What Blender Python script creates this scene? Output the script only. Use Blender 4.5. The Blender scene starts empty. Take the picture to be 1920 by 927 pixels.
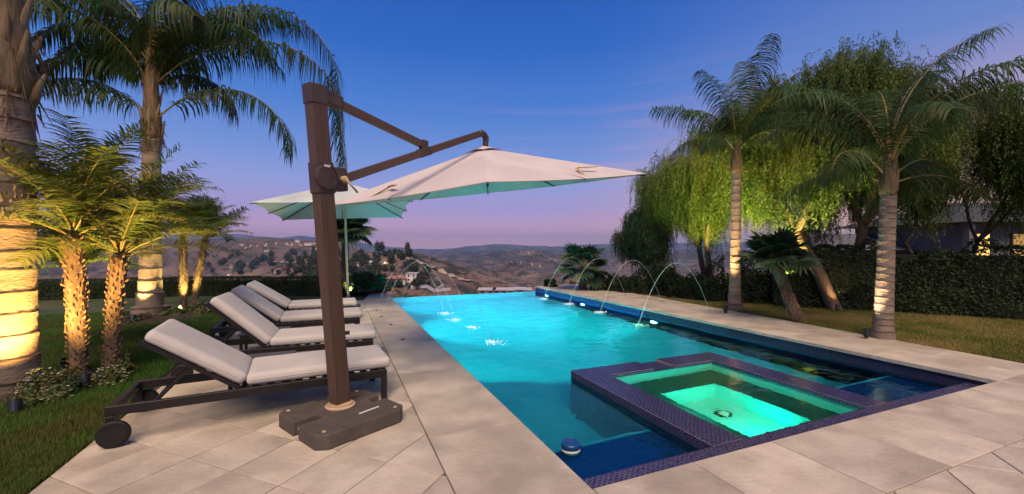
import bpy, bmesh, math, random
import numpy as np
from mathutils import Vector, Matrix, noise
random.seed(7); rnd = random.random
def ru(a, b): return a + (b - a) * random.random()
R = math.radians
SC = bpy.context.scene
COL = SC.collection
# ------------------------------------------------------------------ camera (level, 101 degrees wide, 1.5 m above the deck)
F, HY, H = 784.0, 461.0, 1.5
YAW = math.atan(330 / 784)
cy_, sy_ = math.cos(YAW), math.sin(YAW)
cd = bpy.data.cameras.new('camera'); cam = bpy.data.objects.new('camera', cd); COL.objects.link(cam); SC.camera = cam
cd.sensor_width = 36; cd.lens = F / 1920 * 36; cd.clip_start = 0.05; cd.clip_end = 60000
cd.shift_y = -(463.5 - HY) / 1920
cam.location = (0, 0, H); cam.rotation_euler = (R(90), 0, -YAW)
# ------------------------------------------------------------------ sky at dusk
SUN_EL, SUN_AZ = R(52), R(200)      # soft warm afterglow from behind the camera
wd = bpy.data.worlds.new('World'); SC.world = wd; wd.use_nodes = True
nt = wd.node_tree; nt.nodes.clear()
def N(nt, t, **k):
    n = nt.nodes.new(t)
    for a, v in k.items(): setattr(n, a, v)
    return n
def lin(c):
    return tuple([(x / 255 / 12.92 if x / 255 <= .04045 else ((x / 255 + .055) / 1.055) ** 2.4) for x in c]) + (1,)
def ramp(nt, stops, interp='LINEAR'):
    n = nt.nodes.new('ShaderNodeValToRGB'); n.color_ramp.interpolation = interp
    e = n.color_ramp.elements
    while len(e) > 1: e.remove(e[-1])
    e[0].position = stops[0][0]; e[0].color = stops[0][1]
    for p, c in stops[1:]:
        x = e.new(p); x.color = c
    return n
EXPO = 1.0
out = N(nt, 'ShaderNodeOutputWorld'); bg = N(nt, 'ShaderNodeBackground'); bg.inputs['Strength'].default_value = 2 ** -EXPO
tc = N(nt, 'ShaderNodeTexCoord'); sp = N(nt, 'ShaderNodeSeparateXYZ')
nt.links.new(tc.outputs['Generated'], sp.inputs[0])
SKY = [(0.0, (255, 190, 208)), (.04, (228, 180, 214)), (.08, (182, 164, 220)), (.14, (152, 164, 226)), (.2, (120, 152, 222)), (.3, (78, 130, 213)), (.42, (46, 105, 197)), (.54, (32, 88, 180)), (1, (12, 46, 130))]
rp = ramp(nt, [(p, lin(c)) for p, c in SKY])
nt.links.new(sp.outputs['Z'], rp.inputs['Fac'])
# warm glow low over the horizon to the right, where the sun has gone down
SKYW = [(0.0, (250, 196, 150)), (.06, (240, 184, 160)), (.18, (196, 168, 190)), (.34, (110, 138, 205)), (.6, (50, 96, 190)), (1, (26, 56, 138))]
rw = ramp(nt, [(p, lin(c)) for p, c in SKYW]); nt.links.new(sp.outputs['Z'], rw.inputs['Fac'])
ga = YAW + R(62)
dv = N(nt, 'ShaderNodeVectorMath', operation='DOT_PRODUCT'); dv.inputs[1].default_value = (math.sin(ga), math.cos(ga), 0)
nt.links.new(tc.outputs['Generated'], dv.inputs[0])
mr = N(nt, 'ShaderNodeMapRange', interpolation_type='SMOOTHSTEP'); mr.inputs[1].default_value = .55; mr.inputs[2].default_value = 1.0
nt.links.new(dv.outputs['Value'], mr.inputs[0])
mx = N(nt, 'ShaderNodeMix', data_type='RGBA'); nt.links.new(mr.outputs[0], mx.inputs[0]); nt.links.new(rp.outputs[0], mx.inputs[6]); nt.links.new(rw.outputs[0], mx.inputs[7])
# thin pink cloud streaks
mp = N(nt, 'ShaderNodeMapping'); mp.inputs['Scale'].default_value = (1.6, 1.6, 34); mp.inputs['Rotation'].default_value = (R(2.5), R(-3), .3)
nz = N(nt, 'ShaderNodeTexNoise'); nz.inputs['Scale'].default_value = 1.5; nz.inputs['Detail'].default_value = 7; nz.inputs['Roughness'].default_value = .55
nt.links.new(tc.outputs['Generated'], mp.inputs[0]); nt.links.new(mp.outputs[0], nz.inputs[0])
cr = ramp(nt, [(.50, (0, 0, 0, 1)), (.74, (1, 1, 1, 1))]); nt.links.new(nz.outputs[0], cr.inputs[0])
cb = ramp(nt, [(.04, (0, 0, 0, 1)), (.09, (1, 1, 1, 1)), (.2, (.28, .28, .28, 1)), (.42, (0, 0, 0, 1))]); nt.links.new(sp.outputs['Z'], cb.inputs[0])
mm = N(nt, 'ShaderNodeMath', operation='MULTIPLY'); nt.links.new(cr.outputs[0], mm.inputs[0]); nt.links.new(cb.outputs[0], mm.inputs[1])
gb_ = YAW + R(16)
dv2 = N(nt, 'ShaderNodeVectorMath', operation='DOT_PRODUCT'); dv2.inputs[1].default_value = (math.sin(gb_), math.cos(gb_), .1); nt.links.new(tc.outputs['Generated'], dv2.inputs[0])
mr2 = N(nt, 'ShaderNodeMapRange', interpolation_type='SMOOTHSTEP'); mr2.inputs[1].default_value = .82; mr2.inputs[2].default_value = 1.0; nt.links.new(dv2.outputs['Value'], mr2.inputs[0])
mm3 = N(nt, 'ShaderNodeMath', operation='MULTIPLY'); nt.links.new(mm.outputs[0], mm3.inputs[0]); nt.links.new(mr2.outputs[0], mm3.inputs[1]); mm = mm3
m2 = N(nt, 'ShaderNodeMix', data_type='RGBA'); m2.inputs[7].default_value = lin((222, 166, 196)); nt.links.new(mm.outputs[0], m2.inputs[0]); nt.links.new(mx.outputs[2], m2.inputs[6])
nt.links.new(m2.outputs[2], bg.inputs['Color']); nt.links.new(bg.outputs[0], out.inputs[0])
sl = bpy.data.lights.new('sun', 'SUN'); sl.energy = 2.35; sl.angle = R(40); sl.color = (1, .75, .54)
so = bpy.data.objects.new('sun', sl); COL.objects.link(so)
so.rotation_euler = Vector((-math.sin(SUN_AZ) * math.cos(SUN_EL), -math.cos(SUN_AZ) * math.cos(SUN_EL), -math.sin(SUN_EL))).to_track_quat('-Z', 'Y').to_euler()
SC.view_settings.view_transform = 'Standard'; SC.view_settings.look = 'None'; SC.view_settings.exposure = EXPO; SC.view_settings.gamma = 1
SC.render.engine = 'CYCLES'
cyc = SC.cycles
cyc.use_denoising = True; cyc.max_bounces = 9; cyc.diffuse_bounces = 4; cyc.glossy_bounces = 4; cyc.transmission_bounces = 8; cyc.transparent_max_bounces = 10
cyc.sample_clamp_indirect = 5; cyc.caustics_reflective = False; cyc.caustics_refractive = True; cyc.volume_bounces = 0

# ------------------------------------------------------------------ helpers
def W(px, py, z=0.0):
    """photo pixel on the level z -> world point"""
    d = F * (H - z) / (py - HY); l = (px - 960) / F * d
    return Vector((d * sy_ + l * cy_, d * cy_ - l * sy_, z))
def DL(d, l, z=0.0): return Vector((d * sy_ + l * cy_, d * cy_ - l * sy_, z))
def PD(px, py, d):
    l = (px - 960) / F * d
    return Vector((d * sy_ + l * cy_, d * cy_ - l * sy_, H + (HY - py) / F * d))
class MB:
    def __init__(s): s.v = []; s.f = []; s.m = []
    def add(s, vs, fs, mi=0):
        o = len(s.v); s.v += [tuple(v) for v in vs]; s.f += [tuple(i + o for i in f) for f in fs]; s.m += [mi] * len(fs)
    def box(s, c, size, rz=0, M=None, mi=0):
        x, y, z = size[0] / 2, size[1] / 2, size[2] / 2
        vs = [Vector((a, b, e)) for e in (-z, z) for a, b in ((-x, -y), (x, -y), (x, y), (-x, y))]
        T = (Matrix.Translation(Vector(c)) @ Matrix.Rotation(rz, 4, 'Z')) if M is None else M
        s.add([T @ v for v in vs], [(3, 2, 1, 0), (4, 5, 6, 7), (0, 1, 5, 4), (1, 2, 6, 5), (2, 3, 7, 6), (3, 0, 4, 7)], mi)
    def bar(s, a, b, w, h=None, up=(0, 0, 1)):
        a, b = Vector(a), Vector(b); h = h or w; d = (b - a); L = d.length; d.normalize()
        u = Vector(up); sx = d.cross(u)
        if sx.length < 1e-4: sx = d.cross(Vector((1, 0, 0)))
        sx.normalize(); uu = sx.cross(d)
        M = Matrix((d, sx, uu)).transposed().to_4x4(); M.translation = (a + b) / 2
        s.box((0, 0, 0), (L, w, h), M=M)
    def tube(s, pts, rad, n=8, cap=True, mi=0):
        pts = [Vector(p) for p in pts]; rad = rad if hasattr(rad, '__len__') else [rad] * len(pts)
        o = len(s.v); prev = None
        for i, p in enumerate(pts):
            t = (pts[min(i + 1, len(pts) - 1)] - pts[max(i - 1, 0)]).normalized()
            if prev is None:
                a = t.cross(Vector((0, 0, 1)))
                if a.length < .05: a = t.cross(Vector((1, 0, 0)))
            else: a = prev - t * prev.dot(t)
            a.normalize(); prev = a; b = t.cross(a)
            for k in range(n):
                q = 2 * math.pi * k / n
                s.v.append(tuple(p + (a * math.cos(q) + b * math.sin(q)) * rad[i]))
        for i in range(len(pts) - 1):
            for k in range(n):
                k2 = (k + 1) % n
                s.f.append((o + i * n + k, o + i * n + k2, o + (i + 1) * n + k2, o + (i + 1) * n + k)); s.m.append(mi)
        if cap:
            s.f.append(tuple(o + k for k in reversed(range(n)))); s.m.append(mi)
            s.f.append(tuple(o + (len(pts) - 1) * n + k for k in range(n))); s.m.append(mi)
    def lathe(s, prof, n=24, c=(0, 0, 0), axis=None, jit=0.0):
        """prof [(r,z)], along +z (or along matrix axis)"""
        o = len(s.v)
        for r, z in prof:
            for k in range(n):
                q = 2 * math.pi * k / n
                rr = r * (1 + jit * ru(-1, 1))
                p = Vector((rr * math.cos(q), rr * math.sin(q), z))
                if axis is not None: p = axis @ p
                s.v.append(tuple(p + Vector(c)))
        for i in range(len(prof) - 1):
            for k in range(n):
                k2 = (k + 1) % n
                s.f.append((o + i * n + k, o + i * n + k2, o + (i + 1) * n + k2, o + (i + 1) * n + k)); s.m.append(0)
        s.f.append(tuple(o + k for k in reversed(range(n)))); s.m.append(0)
        s.f.append(tuple(o + (len(prof) - 1) * n + k for k in range(n))); s.m.append(0)
    def prism(s, poly, z0, z1):
        n = len(poly)
        s.add([(p[0], p[1], z0) for p in poly] + [(p[0], p[1], z1) for p in poly],
              [tuple(reversed(range(n))), tuple(range(n, 2 * n))] + [(i, (i + 1) % n, n + (i + 1) % n, n + i) for i in range(n)])
    def mesh(s, name, mats, smooth=False, bevel=0, seg=2):
        me = bpy.data.meshes.new(name); me.from_pydata(s.v, [], s.f)
        if not isinstance(mats, (list, tuple)): mats = [mats]
        for m in mats: me.materials.append(m)
        if len(mats) > 1: me.polygons.foreach_set('material_index', s.m)
        if bevel:
            bm = bmesh.new(); bm.from_mesh(me)
            bmesh.ops.recalc_face_normals(bm, faces=bm.faces)
            ed = [e for e in bm.edges if len(e.link_faces) == 2 and e.calc_face_angle(0) > .5]
            bmesh.ops.bevel(bm, geom=ed, offset=bevel, segments=seg, profile=.6, affect='EDGES', clamp_overlap=True)
            bm.to_mesh(me); bm.free()
        if smooth: me.polygons.foreach_set('use_smooth', [True] * len(me.polygons))
        me.update(); return me
    def build(s, name, mats, parent=None, smooth=False, bevel=0, seg=2):
        return link(name, s.mesh(name, mats, smooth, bevel, seg), parent)
def link(name, me, parent=None, M=None):
    o = bpy.data.objects.new(name, me); COL.objects.link(o)
    if parent is not None: o.parent = parent
    if M is not None: o.matrix_local = M
    return o
def thing(name, label, cat, loc=(0, 0, 0), rz=0, group=None):
    o = bpy.data.objects.new(name, None); COL.objects.link(o); o.location = loc; o.rotation_euler = (0, 0, rz)
    o.empty_display_size = .1
    o['label'] = label; o['category'] = cat
    if group: o['group'] = group
    return o
def tag(o, label, cat, group=None):
    o['label'] = label; o['category'] = cat
    if group: o['group'] = group
    return o
def struct(o, kind='structure'): o['kind'] = kind; return o
def copy_tree(o, parent=None):
    c = o.copy(); COL.objects.link(c); c.parent = parent
    for ch in list(o.children): copy_tree(ch, c)
    return c
def smooth_by_angle(me, ang=.6):
    bm = bmesh.new(); bm.from_mesh(me)
    for f in bm.faces: f.smooth = True
    for e in bm.edges:
        if len(e.link_faces) == 2 and e.calc_face_angle(0) > ang: e.smooth = False
    bm.to_mesh(me); bm.free()
def pt(v): return v if len(v) == 4 else tuple(v) + (1,)
def mat(name, c1, c2=None, scale=5, rough=.7, bump=0, bscale=None, metal=0, detail=5, spec=.5, trans=0, emis=None, es=0, lo=.35, hi=.65, c3=None, s3=.5, alpha=1, stretch=None, sheen=0, rrand=False):
    m = bpy.data.materials.new(name); m.use_nodes = True; nt = m.node_tree; b = nt.nodes['Principled BSDF']
    b.inputs['Roughness'].default_value = rough; b.inputs['Metallic'].default_value = metal; b.inputs['Specular IOR Level'].default_value = spec
    b.inputs['Base Color'].default_value = pt(c1)
    tc = N(nt, 'ShaderNodeTexCoord'); src = tc.outputs['Object']
    if rrand:
        oi = N(nt, 'ShaderNodeObjectInfo'); vm = N(nt, 'ShaderNodeVectorMath', operation='MULTIPLY_ADD')
        cx = N(nt, 'ShaderNodeCombineXYZ')
        for i in range(3): nt.links.new(oi.outputs['Random'], cx.inputs[i])
        vm.inputs[1].default_value = (37, 53, 71)
        nt.links.new(cx.outputs[0], vm.inputs[0]); nt.links.new(src, vm.inputs[2]); src = vm.outputs[0]
    if stretch:
        mpn = N(nt, 'ShaderNodeMapping'); mpn.inputs['Scale'].default_value = stretch; nt.links.new(src, mpn.inputs[0]); src = mpn.outputs[0]
    if c2 is not None:
        n = N(nt, 'ShaderNodeTexNoise'); n.inputs['Scale'].default_value = scale; n.inputs['Detail'].default_value = detail; nt.links.new(src, n.inputs[0])
        r = ramp(nt, [(lo, pt(c1)), (hi, pt(c2))]); nt.links.new(n.outputs[0], r.inputs[0]); last = r.outputs[0]
        if c3 is not None:
            n3 = N(nt, 'ShaderNodeTexNoise'); n3.inputs['Scale'].default_value = s3; n3.inputs['Detail'].default_value = 4; nt.links.new(src, n3.inputs[0])
            r3 = ramp(nt, [(.45, (0, 0, 0, 1)), (.65, (1, 1, 1, 1))]); nt.links.new(n3.outputs[0], r3.inputs[0])
            mxx = N(nt, 'ShaderNodeMix', data_type='RGBA'); nt.links.new(r3.outputs[0], mxx.inputs[0]); nt.links.new(last, mxx.inputs[6]); mxx.inputs[7].default_value = pt(c3); last = mxx.outputs[2]
        if rrand:
            hs = N(nt, 'ShaderNodeHueSaturation'); mr = N(nt, 'ShaderNodeMapRange'); mr.inputs[3].default_value = .86; mr.inputs[4].default_value = 1.12
            nt.links.new(oi.outputs['Random'], mr.inputs[0]); nt.links.new(mr.outputs[0], hs.inputs['Value']); nt.links.new(last, hs.inputs['Color']); last = hs.outputs[0]
        nt.links.new(last, b.inputs['Base Color'])
    if bump:
        nb = N(nt, 'ShaderNodeTexNoise'); nb.inputs['Scale'].default_value = bscale or scale * 4; nb.inputs['Detail'].default_value = 6; nt.links.new(src, nb.inputs[0])
        bn = N(nt, 'ShaderNodeBump'); bn.inputs['Strength'].default_value = bump; bn.inputs['Distance'].default_value = .02
        nt.links.new(nb.outputs[0], bn.inputs['Height']); nt.links.new(bn.outputs[0], b.inputs['Normal'])
    if emis: b.inputs['Emission Color'].default_value = pt(emis); b.inputs['Emission Strength'].default_value = es
    if alpha < 1: b.inputs['Alpha'].default_value = alpha
    if sheen: b.inputs['Sheen Weight'].default_value = sheen
    if trans:   # thin leaf / cloth: part of the light comes through
        t = N(nt, 'ShaderNodeBsdfTranslucent'); ms = N(nt, 'ShaderNodeMixShader'); ms.inputs[0].default_value = trans
        if c2 is not None: nt.links.new(last, t.inputs[0])
        else: t.inputs[0].default_value = pt(c1)
        nt.links.new(b.outputs[0], ms.inputs[1]); nt.links.new(t.outputs[0], ms.inputs[2])
        nt.links.new(ms.outputs[0], nt.nodes['Material Output'].inputs[0])
    return m
M = {}
M['stone'] = mat('limestone', (.44, .375, .285), (.54, .47, .37), 2.6, .62, .35, 26, c3=(.36, .305, .235), s3=2.1, rrand=True, detail=9, lo=.38, hi=.62)
M['grout'] = mat('grout', (.035, .024, .018), (.06, .042, .03), 6, .9)
M['lawn'] = mat('lawn_soil', (.022, .04, .008), (.05, .07, .014), 3, .95, .8, 60, c3=(.075, .075, .02), s3=.6)
M['lawn_r'] = mat('lawn_dry', (.09, .085, .015), (.17, .14, .03), 2.4, .95, .8, 60, c3=(.24, .17, .06), s3=.5)
M['blade'] = mat('grass_blade', (.04, .12, .010), (.08, .175, .018), 3, .7, trans=.3, c3=(.11, .11, .02), s3=.8)
M['blade_r'] = mat('dry_grass_blade', (.13, .15, .022), (.24, .22, .04), 2, .7, trans=.3, c3=(.33, .25, .08), s3=.5)
M['soil'] = mat('soil', (.03, .02, .014), (.06, .04, .025), 12, .95, 1, 40)
M['rail'] = mat('dark_metal', (.010, .008, .0075), (.014, .012, .011), 8, .45, .05, 200, spec=.35)
M['wheel'] = mat('wheel_rubber', (.008, .009, .008), (.012, .012, .011), 20, .6, spec=.3)
M['cushion'] = mat('cushion_cloth', (.46, .43, .395), (.51, .48, .44), 3, .9, .3, 7)
M['table'] = mat('slate_table', (.05, .055, .058), (.065, .07, .075), 6, .5)
M['bronze'] = mat('bronze_metal', (.085, .05, .033), (.115, .068, .044), 4, .45, .02, 60, stretch=(14, 14, .6), metal=.2)
M['bronze_dark'] = mat('bronze_dark', (.05, .032, .023), (.07, .045, .032), 9, .45)
M['canvas'] = mat('canvas', (.54, .475, .45), (.61, .545, .51), 2, .9, .15, 9, trans=.04)
M['canvas2'] = mat('pale_canvas', (.58, .64, .60), (.64, .70, .66), 2, .9, .1, 14, trans=.08)
M['strap'] = mat('strap_cloth', (.38, .26, .15), (.5, .36, .22), 8, .9)
M['black'] = mat('black_metal', (.012, .014, .016), None, rough=.4)
M['base'] = mat('resin_base', (.065, .052, .043), (.09, .073, .06), 9, .8, .3, 40, c3=(.07, .055, .045), s3=3)
M['white'] = mat('white_metal', (.6, .58, .5), None, rough=.5)
M['polelit'] = mat('cream_pole', (.62, .5, .34), (.7, .58, .4), 3, .5)
M['trunk'] = mat('palm_trunk', (.17, .125, .09), (.27, .205, .15), 4, .9, .8, 22, stretch=(1, 1, 2.4), c3=(.17, .13, .10), s3=2.4)
M['ring'] = mat('leaf_scar', (.06, .04, .03), (.10, .07, .045), 12, .95)
M['fibre'] = mat('palm_fibre', (.06, .033, .018), (.13, .075, .04), 6, .95, 1, 30, stretch=(5, 5, .8))
M['shaft'] = mat('crown_shaft', (.08, .06, .025), (.20, .12, .055), 4, .7, .5, 12, stretch=(5, 5, .6))
M['boot'] = mat('leaf_boot', (.10, .06, .03), (.25, .155, .08), 9, .9)
M['frond'] = mat('frond', (.020, .055, .010), (.045, .092, .016), 2.5, .5, spec=.3, trans=.3, c3=(.055, .07, .015), s3=1)
M['frond_y'] = mat('date_frond', (.045, .085, .012), (.09, .13, .018), 3, .5, trans=.35, c3=(.12, .13, .02), s3=1.4)
M['rachis'] = mat('leaf_stalk', (.13, .11, .03), (.22, .16, .05), 4, .6)
M['fan'] = mat('fan_leaf', (.02, .05, .018), (.045, .08, .025), 3, .5, trans=.25)
M['bark'] = mat('bark', (.09, .055, .035), (.19, .12, .075), 7, .95, 1, 22, stretch=(2, 2, .5))
M['pepper'] = mat('pepper_leaf', (.05, .095, .014), (.10, .155, .022), 1.2, .6, trans=.4, c3=(.16, .19, .03), s3=.5)
M['dark_leaf'] = mat('dark_leaf', (.022, .045, .015), (.055, .085, .022), 1.5, .5, trans=.3)
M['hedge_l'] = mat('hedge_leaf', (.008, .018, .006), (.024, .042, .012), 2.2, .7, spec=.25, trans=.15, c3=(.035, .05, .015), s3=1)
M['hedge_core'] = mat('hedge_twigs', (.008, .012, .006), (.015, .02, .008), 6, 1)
M['leafy'] = mat('bed_leaf', (.05, .085, .02), (.13, .16, .04), 7, .6, trans=.3)
M['petal'] = mat('white_petal', (.7, .62, .5), (.8, .72, .6), 9, .7, trans=.3)
M['petalr'] = mat('pink_petal', (.4, .12, .09), (.5, .2, .14), 9, .7, trans=.3)

# mosaic
def mosaic_mat(name, a, b, rough=.22):
    m = mat(name, a, b, 60, rough, 0, detail=1, lo=.4, hi=.6)
    return m
M['tile'] = mosaic_mat('mosaic_tile', (.022, .024, .078), (.045, .042, .12))
M['tgrout'] = mat('tile_grout', (.26, .20, .18), (.34, .26, .23), 20, .85)
M['tileb'] = mat('blue_tile', (.006, .022, .10), (.012, .035, .15), 30, .25)
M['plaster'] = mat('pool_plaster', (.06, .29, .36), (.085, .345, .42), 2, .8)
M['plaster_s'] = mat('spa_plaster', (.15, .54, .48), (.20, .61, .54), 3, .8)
def water_mat(name, col, rip=.05, sc=2.2):
    m = bpy.data.materials.new(name); m.use_nodes = True; nt = m.node_tree; nt.nodes.clear()
    o = N(nt, 'ShaderNodeOutputMaterial'); g = N(nt, 'ShaderNodeBsdfGlass'); g.inputs['IOR'].default_value = 1.33; g.inputs['Color'].default_value = pt(col); g.inputs['Roughness'].default_value = 0.03
    tc = N(nt, 'ShaderNodeTexCoord'); n = N(nt, 'ShaderNodeTexNoise'); n.inputs['Scale'].default_value = sc; n.inputs['Detail'].default_value = 3
    b = N(nt, 'ShaderNodeBump'); b.inputs['Strength'].default_value = rip; b.inputs['Distance'].default_value = .1
    nt.links.new(tc.outputs['Object'], n.inputs[0]); nt.links.new(n.outputs[0], b.inputs['Height']); nt.links.new(b.outputs[0], g.inputs['Normal']); nt.links.new(g.outputs[0], o.inputs[0])
    return m
M['water'] = water_mat('pool_water', (.40, .95, 1.0), .25, 2.4)
M['water_s'] = water_mat('spa_water', (.7, 1, .9), .12, 5)
def emit(name, c, s): return mat(name, (0, 0, 0), emis=c, es=s)

# ------------------------------------------------------------------ terrain (one sheet to the horizon)
def interp(pl, x):
    if x <= pl[0][0]: return pl[0][1]
    for (a, b), (c, d) in zip(pl, pl[1:]):
        if x <= c: return b + (d - b) * (x - a) / (c - a)
    return pl[-1][1]
FARM = [(300, 440), (440, 438), (486, 443), (530, 446), (560, 441), (580, 445), (640, 452), (704, 459), (740, 464), (774, 468), (839, 467), (870, 463), (904, 460), (941, 457), (987, 460), (1038, 463), (1090, 460), (1163, 456), (1400, 455)]
LEFTH = [(0, 452), (300, 448), (440, 446), (520, 449), (600, 451), (640, 456), (700, 472), (760, 500), (900, 540)]
MIDH = [(500, 520), (560, 492), (620, 478), (690, 474), (774, 473), (800, 477), (839, 490), (904, 513), (959, 531), (1000, 542), (1060, 552), (1150, 556)]
RIGHTH = [(760, 500), (815, 480), (850, 478), (877, 482), (921, 475), (968, 469), (1000, 469), (1034, 476), (1070, 482), (1109, 477), (1171, 474), (1400, 470)]
LOWH = [(700, 530), (820, 520), (900, 512), (1000, 520), (1100, 505), (1200, 500)]
RIDGES = [(6000, 1500, FARM, 60), (2000, 1000, RIGHTH, 50), (1000, 560, LEFTH, 22), (330, 210, MIDH, 7), (900, 420, [(700, 560), (800, 540), (900, 531), (1000, 538), (1100, 545), (1200, 540)], 22)]
def terrain(px, d):
    l = (px - 960) / F * d
    X = d * sy_ + l * cy_; Y = d * cy_ - l * sy_
    base = -2.8 - min(max(d - 17, 0) * .55, 60)
    if d > 2600: base = -60
    d = min(d, 7600)
    z = base
    for D, wf, crest, amp in RIDGES:
        if abs(d - D) > 3.2 * wf: continue
        zc = H + (HY - interp(crest, px)) / F * D
        t = (D - d) / wf if d < D else (d - D) / (wf * 1.1)
        t = min(t, 1.0)
        n = noise.fractal(Vector((X / wf * 2.6, Y / wf * 2.6, D * .37)), .95, 2.1, 5)
        n2 = 1 - 1.6 * abs(noise.noise(Vector((X / wf * 5.1, Y / wf * 3.1, D)))) - .8 * abs(noise.noise(Vector((X / wf * 13, Y / wf * 9, D))))
        s = t * t * (3 - 2 * t) * .55 + t * .45
        zz = zc - (zc - (-62)) * s + amp * (n * 1.2 + (n2 - .8) * 1.0) * min(1, t * 3.2 + .06)
        zz = min(zz, zc + amp * (.10 * n + (.22 * noise.fractal(Vector((X / wf * 11, Y / wf * 11, 3.0)), 1.0, 2.0, 4) if D > 1500 else 0)))
        z = max(z, zz)
    return X, Y, z
def hill_mat(name, a, b, c, sc):
    m = mat(name, a, b, sc, .95, 0, detail=8)
    nt = m.node_tree; bs = nt.nodes['Principled BSDF']; tc = N(nt, 'ShaderNodeTexCoord')
    lk = bs.inputs['Base Color'].links[0]; src = lk.from_socket
    n = N(nt, 'ShaderNodeTexNoise'); n.inputs['Scale'].default_value = sc * 3.5; n.inputs['Detail'].default_value = 8; n.inputs['Roughness'].default_value = .65
    nt.links.new(tc.outputs['Object'], n.inputs[0]); r = ramp(nt, [(.50, (0, 0, 0, 1)), (.56, (1, 1, 1, 1))]); nt.links.new(n.outputs[0], r.inputs[0])
    x = N(nt, 'ShaderNodeMix', data_type='RGBA'); nt.links.new(r.outputs[0], x.inputs[0]); nt.links.new(src, x.inputs[6]); x.inputs[7].default_value = pt(c); nt.links.new(x.outputs[2], bs.inputs['Base Color'])
    return m
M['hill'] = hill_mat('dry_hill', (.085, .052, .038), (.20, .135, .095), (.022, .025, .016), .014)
pxs = [-700 + i * 12 for i in range(75)] + [200 + i * 4 for i in range(260)] + [1240 + i * 14 for i in range(110)]
ds = [4 * (1.045 ** i) for i in range(0, 70)]
while ds[-1] < 7500: ds.append(ds[-1] * 1.021)
tb = MB(); tv = []
for px in pxs:
    for d in ds:
        X, Y, z = terrain(px, d) 
        tv.append((X, Y, z))
nd = len(ds)
tf = [(i * nd + j, (i + 1) * nd + j, (i + 1) * nd + j + 1, i * nd + j + 1) for i in range(len(pxs) - 1) for j in range(nd - 1)]
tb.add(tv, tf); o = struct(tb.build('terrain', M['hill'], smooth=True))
def chaparral_haze_tint():   # far hills: dark scrub tone with blue-grey haze painted in; near hill: dry grass
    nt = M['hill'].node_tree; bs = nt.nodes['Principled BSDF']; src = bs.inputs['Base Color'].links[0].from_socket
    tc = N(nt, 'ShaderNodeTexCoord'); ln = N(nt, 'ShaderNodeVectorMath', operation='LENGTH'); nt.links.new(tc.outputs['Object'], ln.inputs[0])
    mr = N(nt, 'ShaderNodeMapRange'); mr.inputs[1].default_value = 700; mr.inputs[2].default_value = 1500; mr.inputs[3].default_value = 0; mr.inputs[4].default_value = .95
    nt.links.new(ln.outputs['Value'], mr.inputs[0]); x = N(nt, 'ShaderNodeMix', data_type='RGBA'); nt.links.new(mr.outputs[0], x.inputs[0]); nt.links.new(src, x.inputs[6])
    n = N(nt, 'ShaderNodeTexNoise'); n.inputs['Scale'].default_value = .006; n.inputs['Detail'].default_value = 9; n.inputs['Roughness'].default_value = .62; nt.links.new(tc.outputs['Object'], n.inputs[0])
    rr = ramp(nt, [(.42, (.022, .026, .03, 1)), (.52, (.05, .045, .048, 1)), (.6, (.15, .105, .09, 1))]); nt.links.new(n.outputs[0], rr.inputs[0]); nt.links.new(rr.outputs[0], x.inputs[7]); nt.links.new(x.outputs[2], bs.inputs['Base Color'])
chaparral_haze_tint()
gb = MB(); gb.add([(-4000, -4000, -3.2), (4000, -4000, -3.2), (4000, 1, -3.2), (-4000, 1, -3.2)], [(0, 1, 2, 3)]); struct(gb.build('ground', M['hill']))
def land(px, py, d0=90, d1=12000):
    d = d0; last = None
    while d < d1:
        X, Y, z = terrain(px, d)
        y = HY - F * (z - H) / d
        if y <= py: return Vector((X, Y, z)), d
        d *= 1.012
    return None, None

# ------------------------------------------------------------------ lawn platforms, soil, pool shell
XL, XR, YN, YF = 1.46, 6.78, 2.19, 13.95       # pool opening at coping
WL = -0.19                                       # water level
JX, DX, DY = 0.665, -1.72, 12.2                  # left joint, deck left edge, deck far edge
def slab(name, poly, z0, z1, m, kind='structure'):
    b = MB(); b.prism(poly, z0, z1); return struct(b.build(name, m), kind)
slab('lawn', [(-16, -6), (DX, -6), (DX, 4.4), (-1.9, 7), (-1.95, 9), (-1.9, DY), (JX, DY), (.9, DY + .02), (.9, 15.2), (-2, 16.4), (-16, 17)], -3, -.01, M['lawn'])
slab('lawn', [(8.02, 1.0), (8.02, -6), (22, -6), (22, 16), (9.5, 16), (8.9, 14.1), (8.66, 10.5), (8.45, 7.5), (8.3, 5.3), (8.1, 3.0)], -3, -.01, M['lawn_r'])
slab('deck_bed', [(DX, -6), (XL - .03, -6), (XL - .03, DY), (-1.9, DY), (-1.95, 9), (-1.9, 7), (DX, 4.4)], -3, -.022, M['grout'])
slab('deck_bed', [(XL - .03, -6), (8.02, -6), (8.1, 2.16), (XL - .03, 2.16)], -3, -.022, M['grout'])
slab('coping_bed', [(XR + .03, 2.16), (8.1, 2.16), (8.3, 5.3), (8.45, 7.5), (8.66, 10.5), (8.9, 13.93), (XR + .03, 13.93)], -3, -.022, M['grout'])
slab('coping_bed', [(.9, DY), (XL - .03, DY), (XL - .03, 13.9), (1.0, 13.6)], -3, -.022, M['grout'])
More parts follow.
